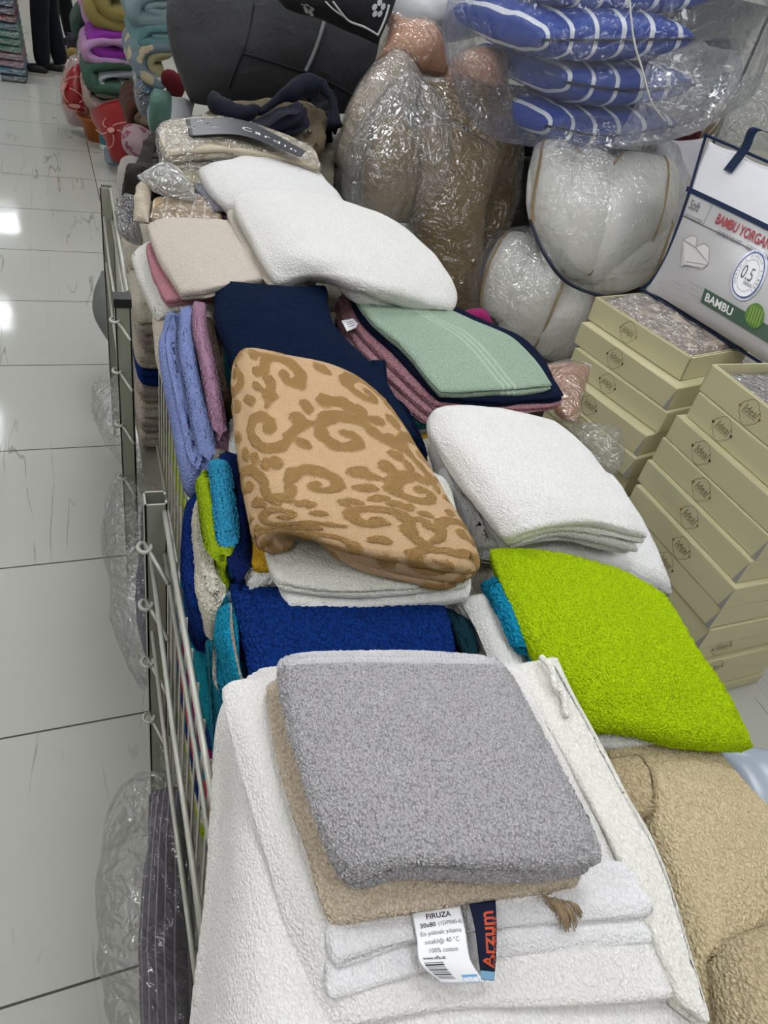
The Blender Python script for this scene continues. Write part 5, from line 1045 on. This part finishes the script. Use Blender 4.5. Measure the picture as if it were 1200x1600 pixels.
garment(AY([(460, 142, 2.85), (500, 135, 2.85), (535, 175, 2.8)], [(480, 200, 2.75), (515, 195, 2.72), (538, 212, 2.72)]), .09, cloth('#0b0c12', .85, wr=.006), 'black garment bunched at the right end of the brown jacket', 73)
tag(slab('folded_cloth', AY([(480, 190, 2.9), (540, 215, 2.9)], [(465, 250, 2.6), (535, 270, 2.6)], [(470, 310, 2.5), (530, 320, 2.5)]), .12, cloth('#6f6b5c', .85, wr=.008), rough=.008, res=.01), 'sage grey cloth between the brown jacket and silvery bundle', 'cloth')
garment(AY([(228, 205, 2.95), (275, 200, 2.95)], [(203, 250, 2.75), (262, 245, 2.72)], [(182, 300, 2.6), (250, 290, 2.55)], [(180, 520, 2.5), (235, 520, 2.5)]), .14, dkb, 'very dark brown coat hanging down at the far left corner of the bin', 74, .012, name='coat')
# support behind the bin: a rack of stored bedding
g = Geo(); g.aab(.40, 1.35, 2.55, 3.6, .78, .81); rk = thing('storage_table', (.8, 3.2, 0), 'plain table holding the jackets and dark duvet behind the bin', 'table'); g.obj('tabletop', plain('table_top', '#55504a', .7), rk)
for x in (.42, 1.28):
    for y in (2.58, 3.5): Geo().aab(x, x+.04, y, y+.04, 0, .78).obj('leg', plain('platform_leg', '#3c3833', .8), rk)
# ---- big dark grey duvet bag and black flowered one
gd = AY([(262, -70, 3.7), (400, -90, 3.7), (600, -80, 3.7)], [(268, 60, 3.5), (420, 40, 3.4), (590, 60, 3.4)], [(285, 172, 3.35), (420, 162, 3.28), (560, 195, 3.28)])
dg = thing('duvet_bag', tuple(gd.reshape(-1, 3).mean(0)), 'huge rounded dark grey duvet with one light grey piping strip', 'duvet')
cushion('duvet_body', gd, .42, cloth('#3a3a3d', .75, wr=.010), dg, pinch=-.20, power=.33, rough=.014, rfreq=5, seed=81, res=.012)
def oncush(C, T, u, v, power, eps=.006):
    th = (np.clip(1-(2*u-1)**2, 0, 1)*np.clip(1-(2*v-1)**2, 0, 1))**power*T/2; return patch(C, u, v)+pnorm(C, u, v)*(th+eps)[:, None]
def uvofpx(C, px, py, T=0, power=.33):
    a, b = np.meshgrid(np.linspace(.05, .95, 90), np.linspace(.05, .95, 90)); a = a.ravel(); b = b.ravel(); P = oncush(C, T, a, b, power)-np.array([0, 0, H]); c = np.outer(P[:, 0], RT)+np.outer(P[:, 1], FW)-np.outer(P[:, 2], DN)
    k = ((600+F*c[:, 0]/c[:, 2]-px)**2+(800+F*c[:, 1]/c[:, 2]-py)**2).argmin(); return a[k], b[k]
def cline(C, T, pxs, w, mat, nm, parent, power=.33, r=None, eps=.008):
    uv = np.array([uvofpx(C, *p, T=T, power=power) for p in pxs]); uv = wts(np.linspace(0, 1, 40), len(uv))@uv; W = oncush(C, T, uv[:, 0], uv[:, 1], power, eps)
    if r: return Geo().tube(W, r, 6).obj(nm, mat, parent, smooth=True)
    d = np.gradient(W, axis=0); Nn = pnorm(C, uv[:, 0], uv[:, 1]); s = np.cross(Nn, d); s /= np.linalg.norm(s, axis=1)[:, None]; n = len(W)
    V = np.concatenate([W-s*w/2, W+s*w/2, W+s*w/2+Nn*.004, W-s*w/2+Nn*.004]); Fs = []
    for i in range(n-1):
        for a_, b_ in ((0, 1), (1, 2), (2, 3), (3, 0)): Fs.append((a_*n+i, b_*n+i, b_*n+i+1, a_*n+i+1))
    return Geo().add(V, Fs).obj(nm, mat, parent, smooth=True)
cline(gd, .42, [(508, 34), (494, 75), (479, 112)], .013, cloth('#8f908e', .6), 'piping_strip', dg)
seam = cloth('#232326', .8)
cline(gd, .42, [(395, 5), (388, 60), (372, 100), (358, 148)], 0, seam, 'seam', dg, r=.005)
cline(gd, .42, [(380, 82), (440, 100), (500, 122), (552, 150)], 0, seam, 'seam', dg, r=.005)
fd = AY([(430, -60, 3.1), (520, -60, 3.05), (625, -60, 3.0)], [(425, -15, 3.0), (520, -5, 2.92), (620, 0, 2.92)], [(445, 12, 2.95), (520, 35, 2.88), (590, 70, 2.85)])
fl = thing('pillow', tuple(fd.reshape(-1, 3).mean(0)), 'black pillow with white embroidered flowers and lace edge, cut by the top of the photo', 'pillow')
cushion('pillow_body', fd, .16, cloth('#1f1f22', .75, wr=.006), fl, pinch=.02, power=.4, rough=.008, seed=83); wthr = cloth('#b9b9bb', .7)
cline(fd, .16, [(520, 2), (540, 30), (565, 50), (582, 68)], 0, wthr, 'lace_edge', fl, power=.4, r=.0035)
cline(fd, .16, [(508, 2), (525, 18), (541, 30)], 0, wthr, 'lace_edge', fl, power=.4, r=.003)
cline(fd, .16, [(608, 8), (602, 30), (592, 52), (582, 70)], 0, wthr, 'lace_edge', fl, power=.4, r=.004)
for (fx, fy, ang) in ((480, 14, 0), (592, 14, .7)):
    c = np.array(uvofpx(fd, fx, fy, .16, .4)); W_, L_ = size(fd)
    g = Geo()
    for q in range(5):
        a = ang+q*2*PI/5; aa = np.linspace(0, 2*PI, 11)[:-1]; cc = c+np.array([math.cos(a)*.016/W_, math.sin(a)*.016/L_]); u = cc[0]+.009/W_*np.cos(aa); v = cc[1]+.009/L_*np.sin(aa)
        g.add(oncush(fd, .16, u, v, .4, .008), [tuple(range(10))])
    g.obj('embroidered_flower', wthr, fl)

# ================================================================ comforter stacks down the aisle
yA, dAa = 5.45, .55
def comf(outer, inner, th, th2, y, depth, c1, c2, label, seed, pat=None, col2=None):
    t = thing('folded_comforter', (yz(outer, y)[0][0], y+depth/2, min(p[1] for p in yz(outer, y))), label, 'comforter')
    ribbon('outer_cover', yz(outer, y), th, y, y+depth, cloth(c1, .8, wr=.008, pat=pat, color2=col2), t, seed=seed)
    if inner: ribbon('lining', yz(inner, y), th2, y+.015, y+depth-.02, cloth(c2, .8, wr=.006), t, seed=seed+1)
    return t
comf([(215, 68), (160, 66), (138, 74), (140, 90), (160, 96), (215, 99)], [(214, 60), (166, 60), (148, 72), (166, 86), (214, 88)], .05, .085, yA, dAa, '#a67fa6', '#7d2a8c', 'folded comforter, pale lilac outside with vivid purple lining', 91)
comf([(214, 100), (158, 102), (140, 112), (148, 132), (160, 140), (214, 142)], [(212, 118), (166, 120), (158, 129), (170, 136), (212, 138)], .075, .035, yA, dAa, '#3d5a4a', '#9a9fa4', 'folded comforter, dark green with a grey printed border', 93)
comf([(210, 30), (175, 22), (160, 6), (150, -20), (210, -30)], [(212, 42), (180, 40), (150, 26), (142, 0)], .085, .09, yA, dAa, '#7f7340', '#8a7c46', 'folded comforter in olive mustard on top of the purple one', 95)
comf([(200, 158), (160, 168), (140, 158), (136, 140)], [(196, 150), (165, 152), (148, 146)], .055, .05, yA+.02, dAa, '#a08f88', '#6f7562', 'folded comforter with small flowers under the green one', 97, 'floral', '#7d4f52')
comf([(160, 45), (150, 35), (138, 10), (128, -20)], None, .09, 0, yA+.35, .5, '#b98ab4', None, 'long pale pink lilac comforter slumping behind the olive one', 99)
comf([(140, 60), (124, 50), (122, 32), (135, 24), (150, 28)], None, .06, 0, yA+.6, .4, '#33493f', None, 'rolled dark green comforter behind the lilac stack', 100)
bagged('comforter', AY([(108, 92, 6.35), (125, 88, 6.3), (148, 98, 6.3)], [(106, 150, 6.3), (125, 150, 6.2), (150, 150, 6.2)], [(107, 196, 6.25), (128, 198, 6.15), (150, 198, 6.15)]), .2, cloth('#b58f8c', .7, wr=.01), 'pale pink comforter in clear film standing at the aisle edge', 'comforter', 101, fm_=crink, pinch=-.1, res=.02)
bagged('comforter', AY([(120, 66, 6.5), (142, 72, 6.5)], [(118, 108, 6.4), (140, 108, 6.4)]), .2, cloth('#a78890', .7, wr=.01), 'dusty pink wrapped comforter above the pale pink one', 'comforter', 103, fm_=crink, res=.02)
def redbag(C, T, label, seed, dots):
    t = thing('shopping_bag', tuple(C.reshape(-1, 3).mean(0)), label, 'bag'); cushion('bag_body', C, T, plain('red_plastic', '#8d0f16', .3, bump=.004, bscale=12), t, rough=.012, wr=.02, seed=seed, pinch=-.05, res=.015)
    rg = np.random.default_rng(seed); W_, L_ = size(C)
    for k in range(dots):
        g = Geo(); c = np.array([rg.uniform(.25, .75), rg.uniform(.2, .8)]); aa = np.linspace(0, 2*PI, 11)[:-1]; g.add(oncush(C, T, c[0]+.016/W_*np.cos(aa), c[1]+.016/L_*np.sin(aa), .5, .035), [tuple(range(10))])
        for q in range(5):
            a = q*1.25; t_ = np.linspace(.25, 1, 6); uu = c[0]+(.10/W_)*t_*np.cos(a+t_*.8); vv = c[1]+(.10/L_)*t_*np.sin(a+t_*.8); ok = oncush(C, T, np.clip(uu, .03, .97), np.clip(vv, .03, .97), .5, .034); g.tube(ok, .0035, 4)
        g.obj('printed_flower', plain('print_pink', '#c98f86', .5), t)
    return t
redbag(AY([(118, 108, 6.1), (126, 100, 6.1), (134, 110, 6.1)], [(104, 140, 6.05), (118, 140, 6.0), (134, 140, 6.0)], [(108, 170, 6.05), (120, 172, 6.0), (134, 176, 6.0)]), .10, 'red bag with pale printed flowers against the pale pink comforter', 105, 2)
redbag(AY([(140, 168, 5.6), (175, 158, 5.4), (212, 152, 5.35)], [(152, 190, 5.6), (182, 190, 5.4), (210, 185, 5.35)], [(176, 215, 5.45), (190, 225, 5.35), (206, 210, 5.35)], [(178, 240, 5.45), (188, 252, 5.38), (198, 250, 5.4)]), .14, 'large crinkled red bag hanging below the flowered comforter', 107, 1)
# orange bowl and bottle on the floor
def lathe(name, prof, c, mat, parent=None, n=28):
    V = []; Fs = []; m = len(prof)
    for k in range(n):
        a = 2*PI*k/n
        for r, z in prof: V.append((c[0]+r*math.cos(a), c[1]+r*math.sin(a), c[2]+z))
    for k in range(n):
        for i in range(m-1): Fs.append((k*m+i, ((k+1) % n)*m+i, ((k+1) % n)*m+i+1, k*m+i+1))
    return mobj(name, V, Fs, mat, parent)
c = at(154, 224, 0)
tag(lathe('basin', [(.001, .003), (.075, .003), (.12, .15), (.135, .152), (.137, .158), (.118, .158), (.072, .010), (.001, .010)], (c[0], c[1]+.08, 0), plain('orange_plastic', '#b5651d', .3)), 'orange plastic basin on the floor below the comforters', 'basin')
c = at(168, 236, 0); bt = thing('bottle', (c[0], c[1]+.03, 0), 'white bottle with teal label on the floor beside the orange basin', 'bottle')
lathe('bottle_body', [(.001, 0), (.045, 0), (.047, .02), (.047, .13), (.02, .16), (.018, .18), (.001, .18)], (c[0], c[1]+.03, 0), plain('white_bottle', '#d8dadc', .3), bt); lathe('label', [(.048, .04), (.0482, .11)], (c[0], c[1]+.03, 0), plain('teal_label', '#1f6a80', .4), bt); lathe('cap', [(.019, .178), (.021, .178), (.021, .21), (.001, .21)], (c[0], c[1]+.03, 0), plain('black_cap', '#1a1a1c', .4), bt)
c = at(182, 268, 0)
tag(cushion('shoe', np.array([[(c[0]-.07, c[1]+.16, .10), (c[0]+.05, c[1]+.18, .10)], [(c[0]-.07, c[1]-.02, .05), (c[0]+.05, c[1], .05)]]), .09, plain('grey_blue_shoe', '#6f7c86', .5), rough=.008, seed=110, pinch=-.2), 'pale blue grey shoe on the floor under the red bag', 'shoe')
tag(cushion('wrapped_roll', AY([(190, 248, 4.9), (215, 240, 4.8)], [(190, 275, 4.8), (210, 280, 4.7)], [(192, 330, 4.75), (210, 332, 4.7)]), .12, cloth('#b9b4b0', .7, wr=.01), seed=111, pinch=-.2, rough=.01), 'off white wrapped roll standing beside the dark coat', 'wrapped roll')
tag(cushion('clothing_bundle', AY([(104, 50, 6.9), (122, 46, 6.9)], [(104, 90, 6.85), (122, 92, 6.85)], [(106, 175, 6.8), (124, 175, 6.8)]), .15, cloth('#14121c', .5, wr=.01), seed=112, rough=.015), 'black and dark purple bundle at the aisle edge behind the pink film', 'bundle')
tag(cushion('folded_cloth', AY([(104, 78, 6.75), (120, 76, 6.75)], [(104, 88, 6.7), (120, 88, 6.7)]), .08, cloth('#8a7340', .8), seed=113, rough=.008), 'mustard folded cloth under the black bundle', 'cloth')
# nearer stack
yB, dBb = 4.5, .6
comf([(298, -8), (240, -8), (216, 6), (216, 28), (240, 34), (295, 36)], [(296, 10), (245, 8), (232, 16), (250, 22), (296, 22)], .075, .055, yB, dBb, '#71858a', '#7f9296', 'folded comforter in shiny pale grey blue, top of the nearer stack', 121)
comf([(290, 46), (240, 44), (222, 56), (226, 68), (290, 70)], [(288, 56), (240, 56), (288, 60)], .065, .03, yB, dBb, '#5f8285', '#78989a', 'folded comforter in muted teal, second in the nearer stack', 123)
comf([(275, 74), (240, 74), (218, 88), (222, 112), (240, 128), (262, 134)], [(272, 84), (248, 86), (236, 98), (240, 112), (258, 122)], .075, .055, yB, dBb, '#72808a', '#9a936f', 'folded comforter with cream flowers on grey blue and a khaki inside', 125, 'floral', '#b5a98c')
tag(cushion('rolled_towel', AY([(215, 74, 4.6), (226, 84, 4.6)], [(207, 60, 4.5), (215, 80, 4.5)]), .08, cloth('#7c9295', .8), rough=.006, seed=131), 'small grey teal roll at the left of the nearer stack', 'roll')
tag(cushion('rolled_blanket', AY([(250, 115, 4.42), (270, 118, 4.42), (285, 135, 4.42)], [(252, 130, 4.38), (266, 138, 4.36), (282, 160, 4.36)]), .12, cloth('#5a141d', .85, wr=.01), rough=.012, seed=132, pinch=-.2), 'dark red blanket squeezed between flowered comforter and dark grey duvet', 'blanket')
bagged('blanket', AY([(213, 122, 4.7), (245, 128, 4.65)], [(214, 150, 4.6), (246, 150, 4.55)], [(222, 180, 4.55), (246, 182, 4.5)]), .2, cloth('#12233f', .6, wr=.01, pat='floral', color2='#1f5d86', pscale=.5), 'navy patterned blanket in film under the flowered comforter', 'blanket', 133, fm_=crink, res=.015)
tag(cushion('blanket', AY([(246, 140, 4.45), (270, 145, 4.4)], [(240, 175, 4.4), (275, 172, 4.35)], [(238, 208, 4.35), (270, 205, 4.3)]), .2, cloth('#56756a', .85, wr=.012), rough=.014, wr=.02, seed=134), 'mint green blanket under the dark red one', 'blanket')
tag(cushion('blanket', AY([(238, 160, 4.5), (250, 172, 4.45)], [(235, 205, 4.4), (250, 210, 4.35)]), .14, cloth('#7d9ba6', .85, wr=.01), rough=.01, seed=135), 'pale blue blanket edge left of the mint green one', 'blanket')
comf([(240, 205), (215, 204), (203, 190), (208, 172), (225, 165)], [(238, 195), (220, 195), (213, 186), (222, 178)], .045, .04, 4.65, .5, '#4a2c20', '#8d7c68', 'brown rolled blanket with a beige inside above the flowered bolster', 137)
tag(cushion('bolster', AY([(200, 206, 4.75), (240, 205, 4.6)], [(198, 225, 4.65), (240, 222, 4.5)], [(200, 246, 4.6), (238, 240, 4.45)]), .2, cloth('#a58f92', .8, pat='floral', color2='#8a4f63', pscale=.6), seed=139, pinch=-.25, rough=.006), 'pale pink bolster with small flowers next to the dark coat', 'bolster')
tag(cushion('folded_cloth', AY([(268, 150, 3.45), (305, 158, 3.45)], [(266, 190, 3.35), (298, 195, 3.35)]), .08, cloth('#9b9d9f', .8, wr=.012), seed=140, rough=.012), 'light grey crumpled cloth below the dark grey duvet', 'cloth')

# ================================================================ bagged sets at the far left
cols = ['#3a4658', '#3f6f84', '#7c5c6c', '#8a6670', '#3e6a5c', '#3f7466', '#477a6c', '#2c5a6c', '#6a1f24', '#4d4258', '#33456a', '#2f3a58']
nmz = ['grey', 'teal blue', 'mauve', 'dusty rose', 'dark green', 'green', 'light green', 'deep teal', 'dark red', 'purple grey', 'blue', 'navy']
posz = ['lowest pack of the stack at the left edge', 'second pack from the floor at the left edge', 'third pack from the floor', 'fourth pack from the floor', 'fifth pack from the floor', 'sixth pack from the floor', 'seventh pack from the floor', 'eighth pack, below the dark red one', 'ninth pack, shiny', 'tenth pack above the dark red one', 'eleventh pack near the photo corner', 'twelfth pack near the photo corner']
z = 0
for q, c_ in enumerate(cols):
    h_ = .052; x1 = -.315-.004*q; x0 = x1-.42
    t = thing('bedding_pack', ((x0+x1)/2, 7.75, z), '%s bedding pack in clear film, %s' % (nmz[q], posz[q]), 'bedding pack', 'stack of bedding packs at the left edge')
    C = np.array([[(x0, 8.1, z+h_-.003), (x1, 8.1, z+h_-.003)], [(x0, 7.42, z+h_-.003), (x1, 7.42, z+h_-.003)]])
    slab('folded_fabric', C, h_-.006, cloth(c_, .6), t, down=(0, 0, -1), res=.02, edges=('2', '2', '2', '2'), corner=.02)
    slab('film_wrap', C+np.array([0, 0, .002]), h_-.003, crink, t, down=(0, 0, -1), res=.02, edges=('f', 'f', 'f', 'f'), corner=.02, rough=.004)
    w = Geo(); w.aab(x1-.22, x1-.19, 7.41, 7.418, z+.004, z+h_-.004); w.obj('tape', plain('paper_tape', '#9fa6ad', .4), t); z += h_

# ================================================================ person walking away down the aisle
def skin(name, verts, edges, radii, mat, parent=None, sub=2, root=0):
    V = np.array(verts, float); me = bpy.data.meshes.new(name); o_ = V[root].copy(); me.from_pydata((V-o_).tolist(), edges, []); o = bpy.data.objects.new(name, me); COL.objects.link(o); o.location = o_
    m = o.modifiers.new('skin', 'SKIN'); m.use_smooth_shade = True; sk = me.skin_vertices[0] if me.skin_vertices else None
    if sk is None:
        bpy.context.view_layer.objects.active = o; bpy.context.view_layer.update(); sk = me.skin_vertices[0]
    for i, r in enumerate(radii): sk.data[i].radius = (r, r) if np.isscalar(r) else r; sk.data[i].use_root = (i == root)
    s = o.modifiers.new('sub', 'SUBSURF'); s.levels = sub; s.render_levels = sub
    dg = bpy.context.evaluated_depsgraph_get(); me2 = bpy.data.meshes.new_from_object(o.evaluated_get(dg)); o.modifiers.clear(); o.data = me2; me2.materials.clear(); me2.materials.append(mat)
    for p in me2.polygons: p.use_smooth = True
    if parent: fixparent(o, parent)
    return o
def person(fl, fr, hipc, label, face=PI, trous='#0a0d16'):
    fl = np.array(fl); fr = np.array(fr); hip = np.array(hipc); fwd = np.array([math.cos(face), math.sin(face), 0]); sd = np.array([-fwd[1], fwd[0], 0])
    t = thing('person', ((fl[0]+fr[0])/2, (fl[1]+fr[1])/2, 0), label, 'person')
    up = np.array([0, 0, 1.]); al, ar = fl+up*.09, fr+up*.09; hl, hr = hip+sd*.10-up*.04, hip-sd*.10-up*.04
    kl, kr = (al+hl)/2+fwd*.03, (ar+hr)/2+fwd*.03; ch = hip+up*.42; nk = hip+up*.58; hd = hip+up*.72+fwd*.02
    sl, sr = nk-up*.06+sd*.19, nk-up*.06-sd*.19; el, er = sl-up*.29+sd*.04, sr-up*.29-sd*.04; wl, wr_ = el-up*.25+fwd*.06, er-up*.25+fwd*.06
    verts = [hip, hip+up*.2, ch, nk, hd-up*.04, hd+up*.05, hl, kl, al, fl+up*.04+fwd*.03, hr, kr, ar, fr+up*.04+fwd*.03, sl, el, wl, sr, er, wr_]
    rad = [.13, .12, .14, .05, .075, .08, .085, .055, .04, .035, .085, .055, .04, .035, .055, .042, .03, .055, .042, .03]
    ed = [(0, 1), (1, 2), (2, 3), (3, 4), (4, 5), (0, 6), (6, 7), (7, 8), (8, 9), (0, 10), (10, 11), (11, 12), (12, 13), (2, 14), (14, 15), (15, 16), (2, 17), (17, 18), (18, 19)]
    for w, s_ in ((wl, 1), (wr_, -1)):
        b = len(verts); k0 = 16 if s_ == 1 else 19; pm = w-up*.05; verts.append(pm); rad.append((.016, .030)); ed.append((k0, b))
        for q in range(4):
            f0 = pm-up*.04+fwd*(.026-.017*q); f1 = f0-up*(.035+.01*(q in (1, 2)))-sd*s_*.012; n_ = len(verts); verts += [f0, f1]; rad += [.009, .007]; ed += [(b, n_), (n_, n_+1)]
        n_ = len(verts); verts += [pm+fwd*.035-up*.01, pm+fwd*.05-up*.04]; rad += [.010, .008]; ed += [(b, n_), (n_, n_+1)]
    sknm = plain('skin', '#b98a70', .6)
    skin('body', verts, ed, rad, sknm, t)
    tm = cloth(trous, .9, wr=.006); skin('trousers', [hip, hl, kl, al-up*.035, hr, kr, ar-up*.035], [(0, 1), (1, 2), (2, 3), (0, 4), (4, 5), (5, 6)], [.145, .105, .078, .072, .105, .078, .072], tm, t)
    skin('jacket', [hip+up*.06, hip+up*.25, ch, nk-up*.05, sl, el, wl+up*.03, sr, er, wr_+up*.03], [(0, 1), (1, 2), (2, 3), (2, 4), (4, 5), (5, 6), (2, 7), (7, 8), (8, 9)], [.155, .145, .165, .07, .072, .058, .045, .072, .058, .045], cloth('#23262e', .85), t)
    skin('hair', [hd+up*.075-fwd*.015, hd+up*.02-fwd*.05], [(0, 1)], [.082, .06], cloth('#17120f', .9), t)
    # face: nose, eyes, mouth
    Geo().tube([hd+up*.02+fwd*.072, hd-up*.01+fwd*.092], .011, 8).obj('nose', sknm, t, smooth=True)
    for s_ in (-1, 1):
        Geo().tube([hd+up*.03+fwd*.068+sd*s_*.03, hd+up*.03+fwd*.076+sd*s_*.03], .009, 8).obj('eye', plain('eye', '#1c1512', .3), t, smooth=True); Geo().tube([hd+sd*s_*.078-up*.01, hd+sd*s_*.084+up*.02], .012, 8).obj('ear', sknm, t, smooth=True)
    Geo().tube([hd-up*.04+fwd*.074-sd*.022, hd-up*.042+fwd*.08, hd-up*.04+fwd*.074+sd*.022], .005, 6).obj('mouth', plain('lips', '#8d4f45', .5), t, smooth=True)
    for f in (fl, fr):
        s0 = Geo(); a = np.linspace(0, 2*PI, 25)[:-1]; X = np.cos(a)*.135+.05; Yv = np.sin(a)*.047; lo = np.array([f+fwd*x+sd*y for x, y in zip(X, Yv)])
        V = np.concatenate([lo, lo+up*.022]); Fs = [tuple(range(24))[::-1], tuple(range(24, 48))]+[(i, (i+1) % 24, 24+(i+1) % 24, 24+i) for i in range(24)]
        sole = s0.add(V, Fs).obj('shoe_sole', plain('shoe_sole', '#9a968c', .6), t)
        skin('shoe', [f+up*.075-fwd*.02, f+up*.055-fwd*.01, f+up*.05+fwd*.07, f+up*.042+fwd*.145], [(0, 1), (1, 2), (2, 3)], [.05, .05, .042, .030], plain('black_shoe', '#0b0b0d', .4), t)
    return t
f1 = at(66, 118, 0)+np.array([.01, .0, 0]); f2 = at(97, 116, 0); person(f1, f2, (-.12, 7.95, .90), 'person in dark navy trousers and black shoes standing in the aisle, cut at the thighs')
person(at(84, 84, 0), at(88, 80, 0)+np.array([.16, .25, 0]), (-.02, 9.5, .90), 'second person in black trousers, mostly hidden behind the first', trous='#08090c')

# ================================================================ bags on the floor along the bin
tag(slab('foldable_stool', AY([(158, 418, 2.35), (190, 420, 2.35)], [(150, 470, 2.1), (192, 470, 2.1)], [(160, 545, 1.9), (196, 545, 1.9)]), .03, plain('grey_canvas', '#5c5f5c', .6), corner=.1, round_=1) if False else cushion('cushion', np.array([at(158, 420, .42), at(200, 425, .44), at(146, 485, .36), at(205, 485, .40), at(176, 548, .30), at(205, 545, .32)]).reshape(3, 2, 3), .10, plain('grey_canvas', '#5c5f5c', .6), pinch=-.1, rough=.004, seed=150), 'grey rounded cushion sticking out beside the far post of the bin', 'cushion')
fab = cloth('#57535f', .8, wr=.012); fabs = cloth('#5c5761', .8, wr=.008, color2='#8c8791', pat='stripe', pscale=.012)
def floorbag(Cf, Cb, T, mat, label, seed):
    t = thing('bagged_fabric', tuple(Cb.reshape(-1, 3).mean(0)-np.array([0, 0, .1])), label, 'bagged fabric')
    if Cf is not None: cushion('fabric', Cf, T, mat, t, rough=.012, wr=.02, seed=seed, pinch=-.1, res=.008)
    cushion('plastic_wrap', Cb, T*.9+.02, film('floor_bag_film', milk=.025, gloss=.08, wr=.016, scale=11, rough=.1), t, rough=.016, rfreq=10, wr=.03, wfreq=9, seed=seed+1, pinch=.0, res=.006, ragged=.12); return t
floorbag(A([(232, 745, .34), (262, 745, .36)], [(222, 850, .30), (262, 850, .32)], [(225, 960, .25), (268, 960, .28)], [(245, 1060, .22), (272, 1070, .24)]), A([(180, 740, .34), (225, 735, .36), (258, 740, .36)], [(172, 850, .28), (222, 850, .34), (264, 850, .32)], [(192, 960, .25), (235, 960, .30), (268, 960, .28)], [(222, 1070, .20), (250, 1080, .22), (276, 1075, .22)]), .10, fab, 'slate purple fabric in a torn clear bag, beside the near posts of the bin', 151)
floorbag(A([(230, 1235, .36), (292, 1225, .38)], [(235, 1340, .32), (300, 1340, .34)], [(228, 1460, .28), (300, 1460, .30)], [(222, 1680, .24), (300, 1680, .26)]), A([(203, 1215, .36), (250, 1205, .39), (296, 1212, .38)], [(212, 1330, .30), (255, 1330, .36), (302, 1330, .34)], [(212, 1450, .26), (250, 1450, .32), (304, 1450, .30)], [(196, 1700, .22), (250, 1700, .26), (304, 1700, .26)]), .12, fabs, 'grey purple ribbed fabric in a clear bag at the lower left foot of the bin', 153)
floorbag(None, A([(150, 600, .30), (195, 590, .34), (222, 600, .34)], [(160, 670, .26), (200, 670, .30), (235, 680, .30)], [(205, 735, .24), (220, 735, .26), (245, 735, .26)]), .04, None, 'crumpled empty clear plastic bag on the floor beside the middle of the bin', 155)
floorbag(A([(236, 1050, .24), (268, 1050, .26)], [(262, 1150, .18), (282, 1150, .20)]), A([(228, 1040, .24), (272, 1045, .26)], [(262, 1215, .18), (290, 1215, .20)]), .05, cloth('#8d8880', .8), 'pale grey cloth in film hanging by the near bin panel', 157)
